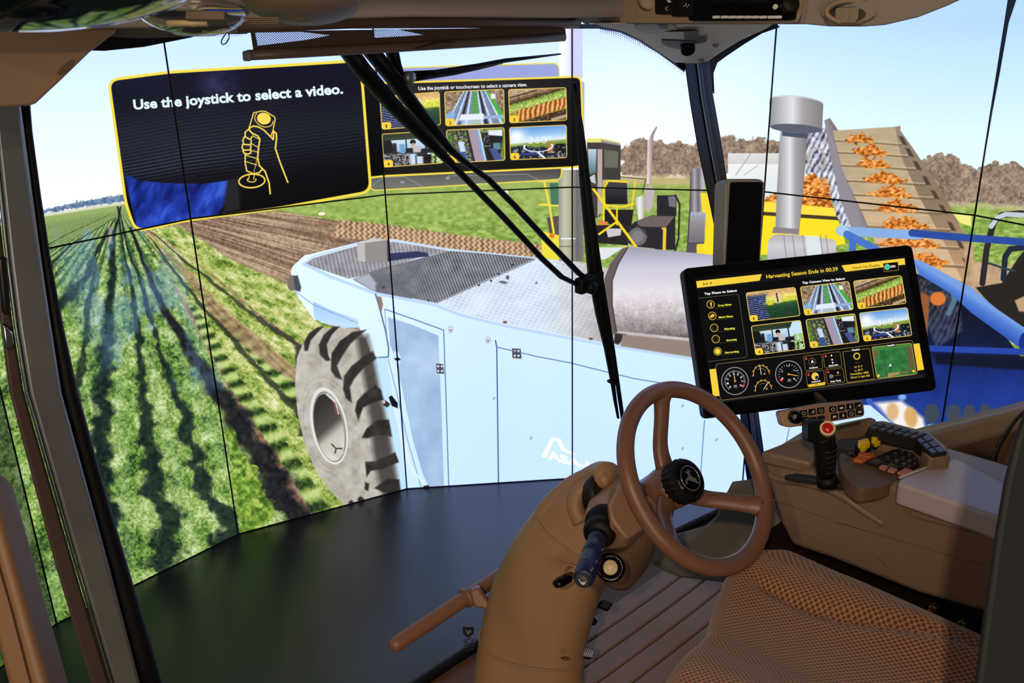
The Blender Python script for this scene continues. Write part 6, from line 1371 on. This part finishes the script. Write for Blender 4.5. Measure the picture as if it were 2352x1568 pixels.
for t_, a, b in (('H: 71 F', (1434, 1088), (1502, 1078)), ('L: 39 F', (1437, 1116), (1504, 1106)), ('Humidity: 68%', (1402, 1146), (1552, 1128)), ('Wind: 5 mph SSE', (1401, 1174), (1562, 1154))): mc.text(t_, a, b, 16, (232, 196, 60), bold=.03)
sq = rpoly([(1576, 916), (1900, 882), (1942, 1136), (1618, 1172)], 18)
mc.poly(sq, lambda u, v: ramp(fbm(u * .03, v * .03, 3, 200) + .1 * (np.sin((u + .15 * v) * .24) > .9) + .1 * (np.sin((v + .13 * u) * .24) > .9), [(.2, (34, 96, 50)), (.8, (62, 134, 72))]))
mc.poly([(1578, 918), (1640, 910), (1632, 962), (1596, 1000)], (104, 112, 66)); mc.poly([(1580, 912), (1896, 882), (1902, 910), (1590, 948)], (70, 132, 62)); mc.poly([(1585, 950), (1625, 945), (1598, 1040)], (120, 92, 60)); mc.poly([(1858, 914), (1904, 908), (1938, 1110), (1884, 1116)], (104, 90, 60)); mc.poly([(1706, 1130), (1800, 1118), (1806, 1138), (1712, 1158)], (170, 144, 84)); mc.poly([(1800, 1116), (1870, 1108), (1874, 1130), (1806, 1140)], (110, 108, 60))
mc.line([(1676, 940), (1700, 1160)], 2, (24, 56, 34)); mc.line([(1590, 1024), (1686, 1010)], 2, (24, 56, 34)); mc.line([(1600, 1030), (1640, 945)], 2, (130, 130, 80)); mc.line(sq, 4, (206, 180, 80), closed=True)
mc.poly([(1714, 1078), (1724, 1048), (1742, 1072), (1728, 1070)], WT); mc.poly(ell(1631, 1150, 11, 11), (240, 206, 50)); mc.poly(ell(1918, 1112, 11, 11), (240, 206, 50)); mc.poly([(1698, 892), (1772, 884), (1774, 908), (1702, 916)], BK); mc.text('Satellite', (1704, 910), (1768, 902), 13, WT, bold=.05)
MIMG = mc.image('monitor_menu'); MSCR = screen_mat('monitor_screen', MIMG, 1.0, .1)
sv = [MC + MX * x + MY * y + MN * .0004 for x, y in ((x0, y0), (x1, y0), (x1, y1), (x0, y1))]
scn = put('screen', sv, [(0, 1, 2, 3)], MSCR, tm); uvl = scn.data.uv_layers.new(name='UVMap')
for li, l in enumerate(scn.data.loops): uvl.data[li].uv = ((0, 0), (1, 0), (1, 1), (0, 1))[l.vertex_index]
lettering('maker_mark', 'elo', onm(1881, 922), MX, MY, .0078, .0158, GREYPRINT, tm, bold=.02); shape(lambda u, v: onm(u, v, .0004), [(1882, 910), (1887, 909.4), (1887.2, 911.2), (1882.2, 911.8)], GREYPRINT, 'maker_bar', MN * .0003, tm)
MB().box(MC - MN * .06 - MY * .03, MX, MY, MN, .10, .10, .05).build('mount_plate', BLACK, tm, bevel=.004)
MB().tube([MC - MN * .07 - MY * .03, MC - MN * .12 - MY * .02, pf(1716, 800, .03)], [.02, .02, .022], 12).build('mount_arm', BLACK, tm, smooth=True)

# keypad pod under the monitor
kp = empty('button_pod', pd(1888, 950, 1.93), 'brown pod of small black icon buttons under the touch monitor', 'keypad')
kf = lambda l: (lambda u, v: pd(u, v, 1.93 - l))
shape(kf(0), rpoly([(1788, 946), (1885, 928), (1984, 919), (1987, 956), (1890, 972), (1812, 982), (1796, 978)], 9), TAN, 'pod_body', FWD * .03, kp, bevel=.004, seg=3)
shape(kf(.003), [(1896, 930), (1900, 929.5), (1905, 966), (1901, 967)], TAN_SMOOTH, 'divider', FWD * .006, kp, bevel=.001)
MB().lathe(kf(.0)(1824, 957), -FWD, [(0, .0145), (.012, .0135), (.015, .011)], 24).build('dial_knob', BLACK_GLOSS, kp, smooth=True); shape(kf(.0155), [(1820.5, 953), (1829.5, 951.5), (1830.5, 960), (1821.5, 961.5)], GREYPRINT, 'knob_mark', FWD * .0006, kp)
def podkey(u, v, i):
    k = shape(kf(.004), [(u - 8.2, v - 6.4), (u + 7.6, v - 8.2), (u + 8.4, v + 5.6), (u - 7.4, v + 7.4)], BLACK, 'icon_button', FWD * .006, kp, bevel=.001, seg=1)
    f = kf(.0046); W_ = WHITEPRINT
    if i % 4 == 0: MB().torus(f(u, v), -FWD, .0034, .0006, 16, 6).build('icon', W_, k); 
    elif i % 4 == 1: shape(f, [(u - 4.5, v + 3.2), (u + 4, v - 4.5), (u + 4.4, v + 2), (u - 2, v + 2.8), (u + 2.6, v + .6), (u + 2.4, v - 1.2)], W_, 'icon', FWD * .0004, k)
    elif i % 4 == 2: shape(f, [(u - 4, v - 2), (u + 3.6, v - 3), (u + 4, v + 2), (u + 1, v + .4), (u - 1, v + 3), (u - 3.6, v + 2.6)], W_, 'icon', FWD * .0004, k)
    elif i % 4 == 3: shape(f, [(u - 1.4, v - 4), (u + 1.2, v - 4.2), (u + 1.2, v), (u + 2.6, v), (u + .2, v + 4), (u - 2.6, v + .4), (u - 1.2, v + .2)], W_, 'icon', FWD * .0004, k)
i = 0
for u, v in ((1846, 949), (1866, 946), (1886, 943), (1913.5, 940), (1933, 937), (1953, 934), (1972, 931), (1917, 957), (1937, 954), (1956, 950), (1975, 946), (1850, 965)):
    podkey(u, v, (0, 1, 0, 0, 2, 3, 1, 2, 3, 0, 2, 1)[i]); i += 1
for u, v in ((1868, 962), (1887, 959)): shape(kf(.004), [(u - 8, v - 3), (u + 8, v - 5), (u + 8.4, v + 3), (u - 7.6, v + 5)], BLACK, 'blank_button', FWD * .006, kp, bevel=.001, seg=1)
MB().tube([pd(1888, 950, 1.95), pd(1890, 925, 2.02), MC - MY * .15 - MN * .04], .010, 10).build('pod_stem', BLACK, kp, smooth=True)

# narrow display on the corner post
cd = empty('corner_display', pd(1700, 600, 2.33), 'tall narrow blank display in a grey frame on the right corner post', 'display')
cfn = lambda l: (lambda u, v: pd(u, v, 2.32 - l))
shape(cfn(0), rpoly([(1666, 418), (1677, 410), (1746, 410), (1758, 418), (1745, 640), (1660, 640)], 10), GREYFRAME, 'frame', FWD * .03 - RGT * .022, cd, bevel=.004, seg=3)
shape(cfn(.002), rpoly([(1677, 418), (1753, 418), (1742, 636), (1665, 636)], 6), BLACK_GLOSS, 'dark_screen', FWD * .004, cd, bevel=.001)
MB().tube([pd(1690, 560, 2.35), pf(1682, 540, .06)], .02, 10).build('post_bracket', BLACK, cd, smooth=True)

# ------------------------------------------------------------------ driver's seat
st_ = empty('driver_seat', C(-.03, -1.0, 0), 'orange-brown dotted fabric driver seat below the steering wheel', 'seat')
SM = bpy.data.materials.new('seat_fabric'); SM.use_nodes = True
nt = SM.node_tree; b = nt.nodes['Principled BSDF']; b.inputs['Roughness'].default_value = .9; b.inputs['Sheen Weight'].default_value = .35
uvn = nt.nodes.new('ShaderNodeUVMap'); mks = []
for off in (0, .5):
    ad = nt.nodes.new('ShaderNodeVectorMath'); ad.inputs[1].default_value = (off, off, 0)
    fra = nt.nodes.new('ShaderNodeVectorMath'); fra.operation = 'FRACTION'; sub = nt.nodes.new('ShaderNodeVectorMath'); sub.operation = 'SUBTRACT'; sub.inputs[1].default_value = (.5, .5, 0)
    ln = nt.nodes.new('ShaderNodeVectorMath'); ln.operation = 'LENGTH'
    mr = nt.nodes.new('ShaderNodeMapRange'); mr.inputs['From Min'].default_value = .20; mr.inputs['From Max'].default_value = .34
    nt.links.new(uvn.outputs[0], ad.inputs[0]); nt.links.new(ad.outputs[0], fra.inputs[0]); nt.links.new(fra.outputs[0], sub.inputs[0]); nt.links.new(sub.outputs[0], ln.inputs[0]); nt.links.new(ln.outputs['Value'], mr.inputs['Value']); mks.append(mr)
mn = nt.nodes.new('ShaderNodeMath'); mn.operation = 'MINIMUM'; nt.links.new(mks[0].outputs[0], mn.inputs[0]); nt.links.new(mks[1].outputs[0], mn.inputs[1])
mx = nt.nodes.new('ShaderNodeMix'); mx.data_type = 'RGBA'; mx.inputs['A'].default_value = (*lin((90, 56, 36)), 1); mx.inputs['B'].default_value = (*lin((166, 116, 76)), 1)
bpn = nt.nodes.new('ShaderNodeBump'); bpn.inputs['Strength'].default_value = .6; bpn.inputs['Distance'].default_value = .002
nt.links.new(mn.outputs[0], mx.inputs['Factor']); nt.links.new(mx.outputs['Result'], b.inputs['Base Color']); nt.links.new(mn.outputs[0], bpn.inputs['Height']); nt.links.new(bpn.outputs['Normal'], b.inputs['Normal'])
def seat_grid(name, fn, nu, nv, pitch, m, parent, uvf):
    vs = [fn(i / nu, j / nv) for j in range(nv + 1) for i in range(nu + 1)]
    fs = [(j * (nu + 1) + i, j * (nu + 1) + i + 1, (j + 1) * (nu + 1) + i + 1, (j + 1) * (nu + 1) + i) for j in range(nv) for i in range(nu)]
    o = put(name, vs, fs, m, parent, smooth=True); uv = o.data.uv_layers.new(name='UVMap')
    co = [uvf(i / nu, j / nv) for j in range(nv + 1) for i in range(nu + 1)]
    for li, l in enumerate(o.data.loops): uv.data[li].uv = (co[l.vertex_index][0] / pitch, co[l.vertex_index][1] / pitch)
    return o
# outline of the cushion: (r, f) of its front edge and flanks, measured on its top
def cush(s, t):                       # s across (left to right), t from rear to past the front lip
    r = -.40 + .64 * s
    ff = np.interp(r, [-.40, -.35, -.28, -.2, -.13, -.05, .04, .13, .19, .24], [-.80, -.715, -.665, -.65, -.64, -.60, -.565, -.56, -.60, -.70])
    if t < .8:
        f = -1.42 + (ff + 1.42 - .03) * t / .8; z = .50
    else:
        q = (t - .8) / .2 * 2.3; f = ff - .03 + .03 * math.sin(min(q, 1.57)) - (.02 * max(0, q - 1.57)); z = .50 - .045 * (1 - math.cos(min(q, 1.57))) - .10 * max(0, q - 1.57)
    side = .030 * math.exp(-((r - .13) / .06) ** 2) + .03 * math.exp(-((r + .23) / .07) ** 2)
    fl2 = sst(-1.42, -1.1, f) 
    z += side * (1 - .75 * sst(-.80, -.60, f)) - .012 * math.exp(-((r + .03) / .12) ** 2)
    z += .012 * sst(-.75, -.62, f) * math.exp(-((r - .08) / .12) ** 2)
    z -= .018 * math.exp(-((r - (.055 + .10 * sst(-.70, -1.1, f))) / .012) ** 2) * sst(-1.3, -.95, f) * (1 - sst(-.66, -.60, f)) - .004 * math.exp(-((r + .14) / .012) ** 2)
    e = min(s, 1 - s)
    if e < .10:
        k = 1 - e / .10; z -= .12 * (1 - math.sqrt(max(0, 1 - k * k)))
    return C(r, f, z)
seat_grid('seat_cushion', cush, 60, 60, .0096, SM, st_, lambda s, t: (.64 * s + .15 * t, .84 * t))
PIPE = mat('seat_pan_lilac', (128, 122, 142), .45)
MB().prism([C(r, f, .375) for r, f in [(-.30, -1.4), (-.30, -.74), (-.20, -.70), (-.10, -.655), (.02, -.60), (.14, -.60), (.23, -.72), (.23, -1.4)]], ZV * .05).build('seat_pan', PIPE, st_, bevel=.01)
MB().prism([C(r, f, -.02) for r, f in [(-.2, -1.35), (-.2, -.85), (.16, -.85), (.16, -1.35)]], ZV * .40).build('seat_base', BLACK, st_, bevel=.01)
# backrest, seen edge-on and dark at the right
BKR = mat('seat_back_black', (15, 16, 20), .7)
def backr(s, t):
    r = -.30 + .54 * s; z = .44 + .72 * t; e = min(s, 1 - s, (1 - t) * 1.6); k = max(0, 1 - e / .16)
    return C(r, -1.16 - .22 * t + .05 * (1 - k ** 2) + .03 * math.cos((s - .5) * 6.28) * -1, z)
bk1 = seat_grid('backrest_front', backr, 24, 30, .0122, SM, st_, lambda s, t: (.54 * s, .72 * t))
sv_ = [(2226, 1640), (2238, 1568), (2260, 1400), (2284, 1230), (2304, 1110), (2328, 1010), (2356, 930), (2400, 850), (2440, 820), (2480, 840), (2480, 1640)]
shape(lambda u, v: pd(u, v, 1.12), sv_, BKR, 'backrest_shell', ray(2290, 1300) * .10, st_, bevel=.02, seg=3)
# hanging hose by the right sill
hs_ = MB().tube(spline([pr(u, v, .80) for u, v in [(2284, 1075), (2286, 1050), (2300, 1016), (2325, 975), (2352, 946), (2400, 915)]], 5), .0045, 8).build('cable', mat('cable_brown', (38, 26, 20), .5), None, smooth=True)
tag(hs_, 'thin dark cable hanging by the right wall sill', 'cable')
